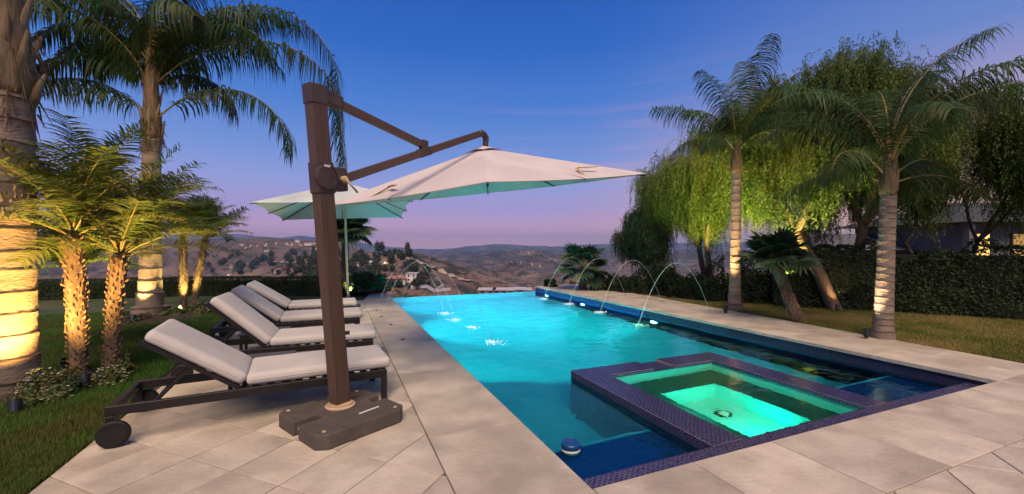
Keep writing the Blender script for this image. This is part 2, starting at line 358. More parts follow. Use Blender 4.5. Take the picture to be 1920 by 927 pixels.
# pool shell: floor and walls as sheets facing inwards
PX0, PX1, PY0, PY1 = XL - .03, XR + .03, 2.16, YF
def sheet(name, quads, m, kind='structure', parent=None):
    b = MB()
    for q in quads: b.add(q, [tuple(range(len(q)))])
    o = b.build(name, m, parent)
    if kind: o['kind'] = kind
    return o
FZ = -1.35
shell = [[(PX0, PY0, FZ), (PX1, PY0, FZ), (PX1, PY1, FZ), (PX0, PY1, FZ)],
         [(PX0, PY0, FZ), (PX0, PY1, FZ), (PX0, PY1, -.05), (PX0, PY0, -.05)],
         [(PX1, PY1, FZ), (PX1, PY0, FZ), (PX1, PY0, -.34), (PX1, PY1, -.34)],
         [(PX0, PY1, FZ), (PX1, PY1, FZ), (PX1, PY1, WL - .004), (PX0, PY1, WL - .004)],
         [(PX1, PY0, FZ), (PX0, PY0, FZ), (PX0, PY0, -.05), (PX1, PY0, -.05)]]
sheet('pool_basin', shell, M['plaster'])
b = MB(); b.box(((PX0 + PX1) / 2, PY1 + .10, -1.3), (PX1 - PX0, .19, 2.14)); struct(b.build('infinity_edge', M['tileb']))
# near step and tile bench under water, either side of the spa
SX0, SX1, SY0, SY1, SW, SZ = 2.78, 5.19, 2.458, 4.65, .34, -.10
b = MB(); b.box(((PX0 + SX0) / 2, 2.80, -.85), (SX0 - PX0, .76, .9)); o = struct(b.build('pool_step', M['tileb']))
b = MB(); b.box(((SX1 + PX1) / 2, 2.80, -.85), (PX1 - SX1, .76, .9)); o = struct(b.build('pool_step', M['tileb']))
for x0, x1 in ((PX0, SX0), (SX1, PX1)):
    b = MB(); b.box(((x0 + x1) / 2, 3.19, -.395), (x1 - x0, .03, .03)); struct(b.build('step_nosing', M['plaster']))
# water sheets
b = MB()
ys = [2.42, SY0, SY1, PY1]; 
for (x0, x1, y0, y1) in ((PX0, SX0 + .02, 2.42, SY1), (SX1 - .02, PX1, 2.42, SY1), (PX0, PX1, SY1, PY1 + .03)):
    b.add([(x0, y0, WL), (x1, y0, WL), (x1, y1, WL), (x0, y1, WL)], [(0, 1, 2, 3)])
bm = bmesh.new(); me = b.mesh('pool_water', M['water']); bm.from_mesh(me); bmesh.ops.remove_doubles(bm, verts=bm.verts, dist=.001); bm.to_mesh(me); bm.free()
struct(link('pool_water', me))
IX0, IX1, IY1 = SX0 + SW, SX1 - SW, SY1 - SW
SWL = -.135
b = MB(); b.add([(IX0, 2.46, SWL), (IX1, 2.46, SWL), (IX1, IY1, SWL), (IX0, IY1, SWL)], [(0, 1, 2, 3)]); struct(b.build('spa_water', M['water_s']))
# mosaic tiles: real pieces with recessed joints
def tiles(mb, o, u, v, n, Lu, Lv, tu=.046, tv=.0235, g=.0052, th=.004, offs=True):
    o, u, v, n = Vector(o), Vector(u), Vector(v), Vector(n)
    nv = max(1, round(Lv / tv)); tv = Lv / nv; nu = max(1, round(Lu / tu)); tu = Lu / nu
    for j in range(nv):
        sh = tu / 2 if (offs and j % 2) else 0
        for i in range(nu + (1 if sh else 0)):
            a = max(0, i * tu - sh) + g / 2; c = min(Lu, (i + 1) * tu - sh) - g / 2
            if c - a < .006: continue
            e, f = j * tv + g / 2, (j + 1) * tv - g / 2
            t = th * ru(.8, 1.1); k = .0012
            lo = [o + u * x + v * y for x, y in ((a, e), (c, e), (c, f), (a, f))]
            hi = [o + u * x + v * y + n * t for x, y in ((a + k, e + k), (c - k, e + k), (c - k, f - k), (a + k, f - k))]
            mb.add(lo + hi, [(4, 5, 6, 7), (0, 1, 5, 4), (1, 2, 6, 5), (2, 3, 7, 6), (3, 0, 4, 7)])
# spa
spa = thing('spa', 'square raised spa with purple mosaic rim and glowing green water inside the pool', 'spa', (0, 0, 0))
b = MB()
zt = SZ - .003
b.box(((SX0 + IX0) / 2, (SY0 + SY1) / 2, (zt - 1.35) / 2 + 0), (SW, SY1 - SY0, 1.35 + zt))
b.box(((SX1 + IX1) / 2, (SY0 + SY1) / 2, (zt - 1.35) / 2), (SW, SY1 - SY0, 1.35 + zt))
NX0, NX1 = 3.82, 4.17
b.box(((IX0 + NX0) / 2, SY1 - SW / 2, (zt - 1.35) / 2), (NX0 - IX0, SW, 1.35 + zt))
b.box(((NX1 + IX1) / 2, SY1 - SW / 2, (zt - 1.35) / 2), (IX1 - NX1, SW, 1.35 + zt))
b.box(((NX0 + NX1) / 2, SY1 - SW / 2, (zt - .03 - 1.35) / 2), (NX1 - NX0, SW, 1.32 + zt))
b.build('rim', M['tgrout'], spa)
b = MB(); X, Y, Z = Vector((1, 0, 0)), Vector((0, 1, 0)), Vector((0, 0, 1)); s0 = zt
tiles(b, (SX0, SY0, s0), Y, X, Z, SY1 - SY0, SW, .046, .0243); tiles(b, (IX1, SY0, s0), Y, X, Z, SY1 - SY0, SW, .046, .0243)
tiles(b, (IX0, IY1, s0), X, Y, Z, NX0 - IX0, SW); tiles(b, (NX1, IY1, s0), X, Y, Z, IX1 - NX1, SW); tiles(b, (NX0, IY1, s0 - .03), X, Y, Z, NX1 - NX0, SW)
tiles(b, (SX0, SY1, s0 - .28), -Y, Z, -X, SY1 - SY0, .28); tiles(b, (IX1, IY1, s0 - .14), -Y, Z, -X, IY1 - SY0, .14)
tiles(b, (IX0, IY1, s0 - .07), X, Z, -Y, IX1 - IX0, .07)
struct(b.build('mosaic', M['tile'], spa), 'stuff')
BZ, SF, BW = -.50, -.98, .42
BY0 = 2.3
sh = [[(IX0 + BW, BY0 + BW, SF), (IX1 - BW, BY0 + BW, SF), (IX1 - BW, IY1 - BW, SF), (IX0 + BW, IY1 - BW, SF)]]
e = .003
a = [(IX0 + e, BY0), (IX1 - e, BY0), (IX1 - e, IY1 - e), (IX0 + e, IY1 - e)]; c = [(IX0 + BW, BY0 + BW), (IX1 - BW, BY0 + BW), (IX1 - BW, IY1 - BW), (IX0 + BW, IY1 - BW)]
for i in range(4):
    j = (i + 1) % 4
    sh.append([(*a[i], BZ), (*a[j], BZ), (*a[j], -.17), (*a[i], -.17)])
    sh.append([(*c[i], SF), (*c[j], SF), (*c[j], BZ), (*c[i], BZ)])
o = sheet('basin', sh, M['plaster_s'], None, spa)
o = sheet('bench', [[(*a[i], BZ), (*a[(i + 1) % 4], BZ), (*c[(i + 1) % 4], BZ), (*c[i], BZ)] for i in range(4)], mat('spa_bench_tile', (.01, .05, .045), (.02, .09, .08), 14, .5), None, spa)
b = MB(); b.lathe([(.06, .0), (.06, .03), (.035, .034), (0, .03)], 20, ((IX0 + IX1) / 2 + .12, 3.5, SF)); b.build('drain_cap', M['white'], spa)
b = MB(); b.lathe([(.10, 0), (.10, .012), (.075, .02), (.07, .012), (.05, .012), (.045, .024), (.0, .024)], 24, ((IX0 + IX1) / 2 + .12, 3.5, SF)); b.build('drain', M['black'], spa, smooth=False)
# near tile ledge of the pool
b = MB(); b.box(((PX0 + PX1) / 2, 2.31, -.712), (PX1 - PX0, .29, 1.217)); pl = struct(b.build('tile_ledge', M['tgrout']))
b = MB(); tiles(b, (PX0, 2.166, -.1035), X, Y, Z, PX1 - PX0, .29); tiles(b, (PX1, 2.455, -.1035 - .12), -X, Z, Y, PX1 - PX0, .12)
struct(b.build('mosaic', M['tile'], pl), 'stuff')
# right wall tile band
b = MB(); b.box((PX1 + .012, (PY0 + PY1) / 2, -.2), (.02, PY1 - PY0, .30)); pw = struct(b.build('tile_band', M['tgrout']))
b = MB(); tiles(b, (PX1 + .002, 8.0, -.35), -Y, Z, -X, 8.0 - 2.17, .30, .05, .025); struct(b.build('mosaic', M['tile'], pw), 'stuff')
b = MB(); tiles(b, (PX1 + .002, PY1, -.35), -Y, Z, -X, PY1 - 8.003, .30, .15, .075); struct(b.build('mosaic', mat('blue_mosaic', (.01, .035, .17), (.016, .05, .22), 30, .3), pw), 'stuff')
b = MB(); b.box((PX1 - .012, 9.75, -.20), (.012, .2, .06)); tag(b.build('skimmer_grille', M['black']), 'dark skimmer slot in the blue tile band of the right pool wall', 'grille')

# ------------------------------------------------------------------ stone paving: each slab an object
def clip(poly, a, b_, c):   # keep a*x+b*y<=c
    o = []
    for i, p in enumerate(poly):
        q = poly[(i + 1) % len(poly)]; fp = a * p[0] + b_ * p[1] - c; fq = a * q[0] + b_ * q[1] - c
        if fp <= 0: o.append(p)
        if fp * fq < 0: t = fp / (fp - fq); o.append((p[0] + (q[0] - p[0]) * t, p[1] + (q[1] - p[1]) * t))
    return o
def shrink(poly, g):
    cx = sum(p[0] for p in poly) / len(poly); cy = sum(p[1] for p in poly) / len(poly); o = list(poly)
    r = list(poly)
    for i in range(len(poly)):
        p, q = poly[i], poly[(i + 1) % len(poly)]
        nx, ny = q[1] - p[1], p[0] - q[0]; L = math.hypot(nx, ny)
        if L < 1e-5: continue
        nx /= L; ny /= L
        if nx * (cx - p[0]) + ny * (cy - p[1]) > 0: nx, ny = -nx, -ny
        r = clip(r, nx, ny, nx * p[0] + ny * p[1] - g)
        if len(r) < 3: return r
    return r
def area(p): return abs(sum(p[i][0] * p[(i + 1) % len(p)][1] - p[(i + 1) % len(p)][0] * p[i][1] for i in range(len(p)))) / 2
deck = struct(bpy.data.objects.new('deck', None)); COL.objects.link(deck)
coping = struct(bpy.data.objects.new('coping', None)); COL.objects.link(coping)
def paver(poly, par, name='paving_stone', g=.0042, z=0.0, th=.03):
    if len(poly) < 3 or area(poly) < .002: return
    poly = shrink(poly, g)
    if len(poly) < 3 or area(poly) < .002: return
    cx = sum(p[0] for p in poly) / len(poly); cy = sum(p[1] for p in poly) / len(poly)
    z += ru(-.0012, .0012)
    if sum(poly[i][0] * poly[(i + 1) % len(poly)][1] - poly[(i + 1) % len(poly)][0] * poly[i][1] for i in range(len(poly))) < 0: poly = poly[::-1]
    ch = shrink(poly, .003); n = len(poly)
    b = MB()
    if len(ch) == n:
        b.add([(p[0] - cx, p[1] - cy, -th) for p in poly] + [(p[0] - cx, p[1] - cy, -.003) for p in poly] + [(p[0] - cx, p[1] - cy, 0) for p in ch],
              [tuple(range(2 * n, 3 * n)), tuple(reversed(range(n)))] + [(i, (i + 1) % n, n + (i + 1) % n, n + i) for i in range(n)] + [(n + i, n + (i + 1) % n, 2 * n + (i + 1) % n, 2 * n + i) for i in range(n)])
    else: b.prism([(p[0] - cx, p[1] - cy) for p in poly], -th, 0)
    o = b.build(name, M['stone'], par); o.location = (cx, cy, z); return o
SA, SB = .69, .625
def diag(region, par, convex):
    for i in range(-30, 30):
        for j in range(-30, 30):
            a0, b0 = 2.65 + i * SA, 3.31 + j * SB       # x+y, y-x
            P = [((a - b_) / 2, (a + b_) / 2) for a, b_ in ((a0, b0), (a0 + SA, b0), (a0 + SA, b0 + SB), (a0, b0 + SB))]
            if max(p[1] for p in P) < .6 and max(p[0] for p in P) < 99: 
                if max(p[1] for p in P) < .3: continue
            for (A, B, C) in convex:
                P = clip(P, A, B, C)
                if len(P) < 3: break
            else: paver(P, par)
diag(None, deck, [(1, 0, JX), (-1, 0, 1.72), (0, 1, 7.0), (0, -1, -.4)])
diag(None, deck, [(1, 0, JX), (-1, 0, 1.9), (0, 1, DY), (0, -1, -7.0)])
diag(None, deck, [(-1, 0, -1.47), (0, 1, 1.455), (1, 0, 8.0), (0, -1, -.3)])
ysl = [-.25, 1.5, 3.26, 5.03, 6.75, 8.5, 10.3, 12.0]
for y0, y1 in zip(ysl, ysl[1:]): paver([(JX, y0), (XL, y0), (XL, y1), (JX, y1)], coping, 'coping_stone', th=.05)
paver([(JX + .02, 12.0), (XL, 12.0), (XL, 13.92), (1.15, 13.92), (1.0, 13.75), (.93, 13.4)], coping, 'coping_stone', th=.12, z=.03)
xs = [1.46, 2.28, 3.08, 3.86, 4.63, 5.39, 6.13, 6.84, 7.6, 8.05]
for x0, x1 in zip(xs, xs[1:]): paver([(x0, 1.455), (x1, 1.455), (x1, 2.19), (x0, 2.19)], coping, 'coping_stone', th=.05)
def xo(y): return interp([(2.1, 8.05), (3.0, 8.13), (5.3, 8.3), (7.5, 8.45), (10.5, 8.66), (14, 8.9)], y)
y = 2.19; k = 0
while y < 13.9:
    y1 = min(y + 1.22, 13.94)
    paver([(XR, y), (7.5, y), (7.5, y1), (XR, y1)], coping, 'coping_stone', th=.05); y = y1
y = 2.19
while y < 13.9:
    y1 = min(y + .86, 13.94)
    paver([(7.5, y), (xo(y), y), (xo(y1), y1), (7.5, y1)], coping, 'coping_stone', th=.05); y = y1
b = MB()
for q in ((-.94, 9.62), (.55, 4.02)): pass
b.lathe([(.11, 0), (.11, .004), (.1, .006), (0, .006)], 24, (*W(689, 581).xy, .002)); tag(b.build('deck_lid', M['white']), 'round pale lid set flat in the stone strip left of the pool', 'lid')

# ------------------------------------------------------------------ pool lights (real lamps in the walls) 
def alamp(name, loc, dirv, energy, color, size=.25, parent=None, spread=180):
    l = bpy.data.lights.new(name, 'AREA'); l.shape = 'DISK'; l.size = size; l.energy = energy; l.color = color; l.spread = R(spread)
    o = bpy.data.objects.new(name, l); COL.objects.link(o); o.location = loc; o.rotation_euler = Vector(dirv).to_track_quat('-Z', 'Y').to_euler()
    if parent: o.parent = parent
    return o
GR = (.0, 1.0, .80)
lights = [((PX0, 6.3), 1, (0, 1, .78), 135, 'round underwater lamp glowing turquoise in the left pool wall'),
          ((PX0, 9.3), 1, (0, .90, .84), 85, 'underwater lamp in the left pool wall towards its far end'),
          ((PX0, 12.6), 1, (0, .82, .90), 58, 'underwater lamp in the left pool wall by the infinity edge'),
          ((PX1, 7.65), -1, (0, 1, .8), 32, 'underwater lamp shining green in the right pool wall'),
          ((PX1, 10.7), -1, (0, .90, .85), 75, 'underwater lamp shining bluish white in the right pool wall'),
          ((PX1, 13.0), -1, (0, .82, .90), 66, 'underwater lamp in the right pool wall by the infinity edge')]
for (x, y), s, c, en, lab in lights:
    t = thing('pool_light', lab, 'pool light', (x, y, -.62), 0, 'underwater pool lights')
    b = MB(); Rm = Matrix.Rotation(s * R(90), 4, 'Y'); b.lathe([(.11, 0), (.11, .02), (.085, .03), (.085, .02)], 20, axis=Rm); b.build('housing', M['white'], t)
    b = MB(); b.lathe([(.10, .022), (.10, .034), (0.02, .045)], 20, axis=Rm); b.build('lens', emit('lens_%d' % (en + s), tuple(.35 + .65 * q for q in c), 30), t)
    alamp('lamp', (s * .06, 0, 0), (s, .7 if y < 9 else .1, -.12), en * 1.5, c, .2, t, 125)
t = thing('spa_light', 'underwater lamp glowing bright green in the spa wall', 'pool light', (4.0, BY0 + BW + .0, -.75), 0)
b = MB(); Rm = Matrix.Rotation(R(-90), 4, 'X'); b.lathe([(.1, 0), (.1, .02), (.08, .03), (.08, .02)], 20, axis=Rm); b.build('housing', M['white'], t)
alamp('lamp', (0, .05, 0), (0, 1, .0), 5.2, GR, .16, t)
t = thing('spa_light', 'second underwater lamp of the spa, high in its left wall', 'pool light', (IX0 + .01, 3.3, -.32), 0)
b = MB(); Rm = Matrix.Rotation(R(90), 4, 'Y'); b.lathe([(.05, 0), (.05, .012), (.04, .02), (0.01, .02)], 16, axis=Rm); b.build('housing', M['white'], t)
alamp('lamp', (.04, 0, 0), (1, 0, -.05), 5, GR, .1, t)

# ------------------------------------------------------------------ fountain jets
def jet(base, dx, h, label, col, es, side):
    t = thing('water_jet', label, 'fountain jet', (base[0], base[1], 0), 0, 'arching water jets over the pool')
    b = MB(); b.lathe([(.035, -.01), (.035, .004), (.012, .006), (.012, .012)], 14); b.build('nozzle', M['black'], t)
    a = abs(dx); n = 40; pts = []; rad = []
    zt = h; xe = a * (1 + math.sqrt((zt - WL) / zt))
    for i in range(n + 1):
        x = xe * i / n; z = zt * (1 - ((x - a) / a) ** 2)
        pts.append((math.copysign(x, dx), ru(-.002, .002) * (i > n * .55), z)); rad.append((.0040 + .005 * (i / n) ** 2) * (1 if i < n * .5 else ru(.55, 1.35)))
    mm = bpy.data.materials.new('jet_water_glow'); mm.use_nodes = True; ntt = mm.node_tree; bs = ntt.nodes['Principled BSDF']
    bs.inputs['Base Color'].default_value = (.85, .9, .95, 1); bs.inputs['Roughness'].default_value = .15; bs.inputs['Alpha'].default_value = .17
    bs.inputs['Emission Color'].default_value = pt(col); bs.inputs['Emission Strength'].default_value = es * .5  # emission painted into stream and droplets for the LED light they carry
    b = MB(); b.tube(pts, rad, 7); b.build('stream', mm, t, smooth=True)
    b = MB()
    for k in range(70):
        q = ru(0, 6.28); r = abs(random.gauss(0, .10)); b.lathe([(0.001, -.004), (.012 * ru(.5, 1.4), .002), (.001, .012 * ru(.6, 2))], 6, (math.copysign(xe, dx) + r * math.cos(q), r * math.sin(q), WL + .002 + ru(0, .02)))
    b.build('splash', emit('splash_foam_glow', tuple(.4 + .6 * c for c in col), .5), t, smooth=True)['kind'] = 'stuff'  # foam emits by itself, standing in for LED light where the jet lands
    b = MB()
    for k in range(90):
        i = int(n * ru(.55, 1)); p = Vector(pts[i]); g_ = .006 + .03 * (i / n) ** 6
        b.lathe([(.0004, -.004), (ru(.0015, .004), 0), (.0004, ru(.004, .012))], 5, p + Vector((ru(-1, 1), ru(-1, 1), ru(-1, 1))) * g_)
    b.build('droplets', mm, t)['kind'] = 'stuff'
    return t
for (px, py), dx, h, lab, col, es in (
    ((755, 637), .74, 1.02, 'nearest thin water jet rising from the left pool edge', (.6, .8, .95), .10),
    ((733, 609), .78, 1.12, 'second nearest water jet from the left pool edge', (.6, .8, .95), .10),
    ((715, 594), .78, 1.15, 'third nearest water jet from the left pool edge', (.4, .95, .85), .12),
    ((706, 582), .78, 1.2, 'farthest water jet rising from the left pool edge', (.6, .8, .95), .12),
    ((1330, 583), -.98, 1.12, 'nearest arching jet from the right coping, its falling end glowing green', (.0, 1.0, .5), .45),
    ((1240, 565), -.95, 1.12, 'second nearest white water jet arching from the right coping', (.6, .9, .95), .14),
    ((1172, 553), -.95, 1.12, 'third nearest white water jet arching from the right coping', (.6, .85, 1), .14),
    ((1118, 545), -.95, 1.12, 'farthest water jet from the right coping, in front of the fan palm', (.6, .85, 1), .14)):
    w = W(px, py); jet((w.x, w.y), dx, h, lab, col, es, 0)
# chlorine floater
p = W(1072, 848, WL)
t = thing('chlorine_floater', 'round blue and white dispenser floating in the near left corner of the pool', 'pool dispenser', (p.x + .02, p.y + .05, WL))
b = MB(); b.lathe([(.055, -.05), (.078, -.045), (.08, 0.0), (.076, .012)], 28); b.build('ring', M['white'], t, smooth=True)
b = MB(); b.lathe([(.07, .012), (.08, .016), (.083, .03), (.083, .05), (.078, .058), (.06, .06), (.058, .056), (.045, .056), (.043, .062), (.0, .063)], 28); b.build('lid', mat('blue_plastic', (.01, .06, .2), None, rough=.35), t)

# ------------------------------------------------------------------ sun loungers
def rbox(mb, c, size, M_=None): mb.box(c, size, M=M_)
def cushion(name, L, Wd, T, par, Mx):
    bm = bmesh.new(); bmesh.ops.create_cube(bm, size=1)
    for v in bm.verts: v.co = Vector((v.co.x * L, v.co.y * Wd, v.co.z * T))
    bmesh.ops.bevel(bm, geom=bm.edges[:], offset=T * .40, segments=4, profile=.5, affect='EDGES')
    bmesh.ops.subdivide_edges(bm, edges=[e for e in bm.edges if e.calc_length() > .3], cuts=10, use_grid_fill=True)
    for v in bm.verts:
        if v.co.z > T * .3:
            v.co.z += .012 * (1 - (2 * v.co.x / L) ** 2) * (1 - (2 * v.co.y / Wd) ** 2) + .004 * noise.noise(v.co * 7)
    for f in bm.faces: f.smooth = True
    me = bpy.data.meshes.new(name); bm.to_mesh(me); bm.free(); me.materials.append(M['cushion'])
    o = link(name, me, par, Mx)
    b = MB(); a, c, q = L / 2 + .0005, Wd / 2 + .0005, T * .5; pts = []
    for sx, sy, a0 in ((1, 1, 0), (-1, 1, 90), (-1, -1, 180), (1, -1, 270)):
        for k in range(5):
            an = R(a0 + k * 22.5); pts.append((sx * (a - q) + q * math.cos(an), sy * (c - q) + q * math.sin(an), 0))
    b.tube(pts + pts[:1], .0035, 6); b.build('piping', M['cushion'], o, smooth=True)
    return o
HX, BL_, BA = -.20, .80, R(37)
def lounger(label, loc, rz, ba=BA):
    t = thing('sun_lounger', label, 'sun lounger', (*loc, 0), rz, 'sun loungers in a row along the pool')
    b = MB()
    for s in (-1, 1): b.bar((-1.06, s * .335, .262), (.99, s * .335, .262), .042, .072)
    b.bar((-1.035, -.314, .262), (-1.035, .314, .262), .045, .06); b.bar((.968, -.314, .262), (.968, .314, .262), .045, .07); b.bar((HX, -.314, .25), (HX, .314, .25), .04, .04)
    b.build('frame', M['rail'], t, bevel=.004, seg=1)
    for s in (-1, 1):
        b = MB(); b.bar((.965, s * .334, 0), (.965, s * .334, .225), .046, .05, up=(1, 0, 0)); b.build('leg', M['rail'], t, bevel=.004, seg=1)
        b = MB(); b.bar((-1.03, s * .334, .12), (-1.03, s * .334, .225), .05, .05, up=(1, 0, 0)); b.build('wheel_bracket', M['rail'], t, bevel=.003, seg=1)
        Rm = Matrix.Rotation(R(90), 4, 'X')
        w = MB(); w.lathe([(.088, -.02), (.1, -.014), (.1, .014), (.088, .02)], 36, (-1.0, s * .385, .1), axis=Rm); wo = w.build('wheel', M['wheel'], t)
        w = MB(); w.lathe([(.08, -.024), (.08, .024)], 36, (-1.0, s * .385, .1), axis=Rm); w.build('hub_cap', M['rail'], wo)
    ca, sa = math.cos(ba), math.sin(ba)
    def B(u, y, w): return (HX - u * ca + w * sa * 1 , y, .285 + u * sa + w * ca)   # u along back, w out of it
    b = MB(); 
    for s in (-1, 1): b.bar(B(0, s * .31, 0), B(BL_ + .02, s * .31, 0), .03, .03, up=(sa, 0, ca))
    b.bar(B(BL_, -.295, 0), B(BL_, .295, 0), .03, .03); b.bar(B(.4, -.295, 0), B(.4, .295, 0), .03, .02)
    b.build('backrest_frame', M['rail'], t)
    for k in range(8):
        b = MB(); u = .06 + k * .095; b.bar(B(u, -.295, .004), B(u, .295, .004), .05, .008, up=(sa, 0, ca)); b.build('slat', M['rail'], t)
    for k in range(10):
        b = MB(); xx = -.1 + k * .11; b.bar((xx, -.314, .29), (xx, .314, .29), .06, .012); b.build('slat', M['rail'], t)
    b = MB()
    for s in (-1, 1): b.bar(B(.42, s * .26, -.02), (-.80, s * .29, .25), .022, .022)
    b.bar((-.80, -.29, .25), (-.80, .29, .25), .02, .02); b.build('prop', M['rail'], t)
    T = .105
    Mx = Matrix.Translation(Vector(B(BL_ / 2 + .02, 0, .015 + T / 2))) @ Matrix.Rotation(ba, 4, 'Y')
    cushion('back_cushion', BL_ + .0, .64, T, t, Mx)
    cushion('seat_cushion', 1.21, .64, T, t, Matrix.Translation(Vector((HX + .63, 0, .30 + T / 2))))
    return t
lounger('nearest white cushioned sun lounger, behind the tilted bronze umbrella pole', (-.56, 4.48), R(5), R(35))
lounger('second nearest white sun lounger, beside the low dark side table', (-.54, 5.97), R(-2), R(43))
lounger('third nearest white sun lounger, counted from the front of the row', (-.63, 7.66), R(1), R(38))
lounger('farthest white sun lounger, next to the pale market umbrella', (-.65, 9.14), R(0), R(34))
def side_table(label, x, y):
    t = thing('side_table', label, 'side table', (x, y, 0), 0, 'low side tables between the loungers')
    b = MB(); b.box((0, 0, .29), (.6, .4, .025)); b.build('tabletop', M['table'], t, bevel=.005, seg=1)
    b = MB()
    for s in (-1, 1): b.box((0, s * .18, .257), (.56, .02, .04)); b.box((s * .27, 0, .257), (.02, .34, .04))
    b.build('apron', M['rail'], t)
    for sx in (-1, 1):
        for s in (-1, 1):
            b = MB(); b.box((sx * .265, s * .17, .118), (.035, .035, .236)); b.build('leg', M['rail'], t)
side_table('dark low table between the nearest and the second lounger', -.72, 5.18)
side_table('dark low table between the second and the third lounger', -.92, 6.82)
side_table('dark low table between the third and the farthest lounger', -.85, 8.42)

# ------------------------------------------------------------------ cantilever umbrella
PB = Vector((.035, 3.90, .13)); AP = Vector((1.79, 5.14, 2.775))
ud = Vector((AP.x - PB.x, AP.y - PB.y, 0)); ud.normalize()
PT = PB - ud * .24; PT.z = 2.80
um = thing('cantilever_umbrella', 'large cream cantilever umbrella with leaning bronze pole and dark weighted base', 'umbrella', (PB.x, PB.y, 0))
def loc(v): return Vector(v) - Vector((PB.x, PB.y, 0))
pd = (PT - PB).normalized(); sd = pd.cross(ud).normalized()
def onpole(z): return PB + pd * ((z - PB.z) / pd.z)
b = MB(); b.bar(loc(onpole(.10)), loc(onpole(2.74)), .14, .105, up=sd)
# fluted faces
po = b.build('pole', M['bronze'], um, bevel=.008, seg=2)
b = MB()
for k in (-.045, -.015, .015, .045):
    for sgn in (1, -1):
        off = sd * (.0535 * sgn) + (pd.cross(sd)).normalized() * k; b.bar(loc(onpole(.18) + off), loc(onpole(2.68) + off), .012, .004, up=sd)
b.build('flute', M['bronze'], po)
b = MB(); tp = onpole(2.72); b.bar(loc(tp - pd * .07), loc(tp + pd * .09), .155, .12, up=sd); b.bar(loc(tp + ud * .05 + pd * .03), loc(tp + ud * .23 - pd * .0), .09, .11, up=pd); b.build('pole_cap', M['bronze_dark'], um, bevel=.012)
AT = AP + Vector((0, 0, .155)); CL = onpole(2.06); 
arm0 = CL + ud * .16 + Vector((0, 0, -.0))
armE = AT - ud * .14 - Vector((0, 0, .012))
b = MB(); b.bar(loc(arm0), loc(armE), .062, .075); b.build('arm', M['bronze'], um, bevel=.006)
JT = arm0.lerp(armE, .50)
b = MB(); b.bar(loc(tp + ud * .2 - pd * .0), loc(JT + Vector((0, 0, .09)) - ud * .03), .055, .07); b.build('strut', M['bronze'], um, bevel=.006)
b = MB(); ad = (armE - arm0).normalized(); b.bar(loc(JT - ad * .06), loc(JT + ad * .11), .074, .088); b.bar(loc(JT + ad * .02), loc(JT + ad * .02 + Vector((0, 0, .13))), .06, .09, up=ud); b.build('arm_joint', M['bronze_dark'], um, bevel=.01)
b = MB(); b.tube([loc(armE - ad * .02), loc(armE + ad * .06), loc(AT - ud * .03 + Vector((0, 0, .002))), loc(AT + ud * .01 - Vector((0, 0, .03))), loc(AP + Vector((0, 0, .05))), loc(AP - Vector((0, 0, .02)))], [.042, .042, .042, .041, .037, .035], 12); b.build('arm_hook', M['bronze_dark'], um, smooth=True)
b = MB(); b.bar(loc(CL - pd * .13), loc(CL + pd * .13), .16, .125, up=sd); b.bar(loc(CL + ud * .07), loc(CL + ud * .21 + pd * .01), .11, .2, up=pd)
Rm = Matrix((ud, pd, -sd)).transposed().to_4x4() if True else None
cb_ = b.build('clamp', M['bronze_dark'], um, bevel=.014)
side = sd if (sd.dot(Vector((-sy_, -cy_, 0))) > 0) else -sd
Ax = Matrix((ud, pd, side)).transposed().to_4x4()
b = MB(); b.lathe([(.105, .05), (.105, .075), (.09, .082), (.0, .084)], 28, loc(CL), axis=Ax.to_3x3().to_4x4()); b.build('clamp_disc', M['bronze_dark'], cb_)
b = MB(); pts = [loc(CL) + Ax.to_3x3() @ Vector((.06 * math.cos(q), .085 * math.sin(q), .095 + .02 * math.cos(q * .5))) for q in [R(-80 + i * 16) for i in range(11)]]; b.tube(pts, .007, 8); b.build('grip', M['black'], cb_)
k0 = loc(CL + ud * .15) + side * .065
b = MB(); b.lathe([(.03, 0), (.03, .04), (.018, .05), (0, .05)], 14, k0, axis=Ax.to_3x3().to_4x4()); b.tube([k0 + side * .045, k0 + side * .06 + ud * .05 - pd * .06, k0 + side * .05 + ud * .1 - pd * .10], .010, 8); b.build('crank', M['strap'], um, smooth=True)
b = MB(); b.box(loc(CL + pd * .09) + side * .083, (.05, .01, .018), rz=math.atan2(ud.y, ud.x)); b.build('name_plate', M['white'], cb_)
b = MB(); b.box(loc(onpole(.75)) + Vector((.09, .0, 0)), (.06, .02, .03)); b.build('knob', M['black'], um)
# canopy: 3 m square, tilted as the mast carries it
CA, CB = -1.133, .15
RC = (Matrix.Rotation(CA, 4, 'Z') @ Matrix.Rotation(CB, 4, 'X')).to_3x3()
CC = Vector((1.825, 5.153, 2.236)); axn = RC @ Vector((0, 0, 1)); hS = 1.5
AP2 = CC + axn * .53
corn = [CC + RC @ Vector(v) for v in ((-hS, -hS, 0), (hS, -hS, 0), (hS, hS, 0), (-hS, hS, 0))]
def panel(mb, A, P, Q, n=12, sag=.05, es=.03):
    idx = {}; vs = []; fs = []
    for i in range(n + 1):
        for j in range(i + 1):
            u = i / n; v = j / max(i, 1)
            p = A.lerp(P.lerp(Q, v), u)
            p = p - Vector((0, 0, 1)) * (sag * 4 * v * (1 - v) * math.sin(u * math.pi * .5) * u) * .6
            p = p.lerp(A, es * 4 * v * (1 - v) * u)
            idx[i, j] = len(vs); vs.append(p)
    for i in range(n):
        for j in range(i + 1):
            fs.append((idx[i, j], idx[i + 1, j], idx[i + 1, j + 1]))
            if j < i: fs.append((idx[i, j], idx[i + 1, j + 1], idx[i, j + 1]))
    mb.add(vs, fs)
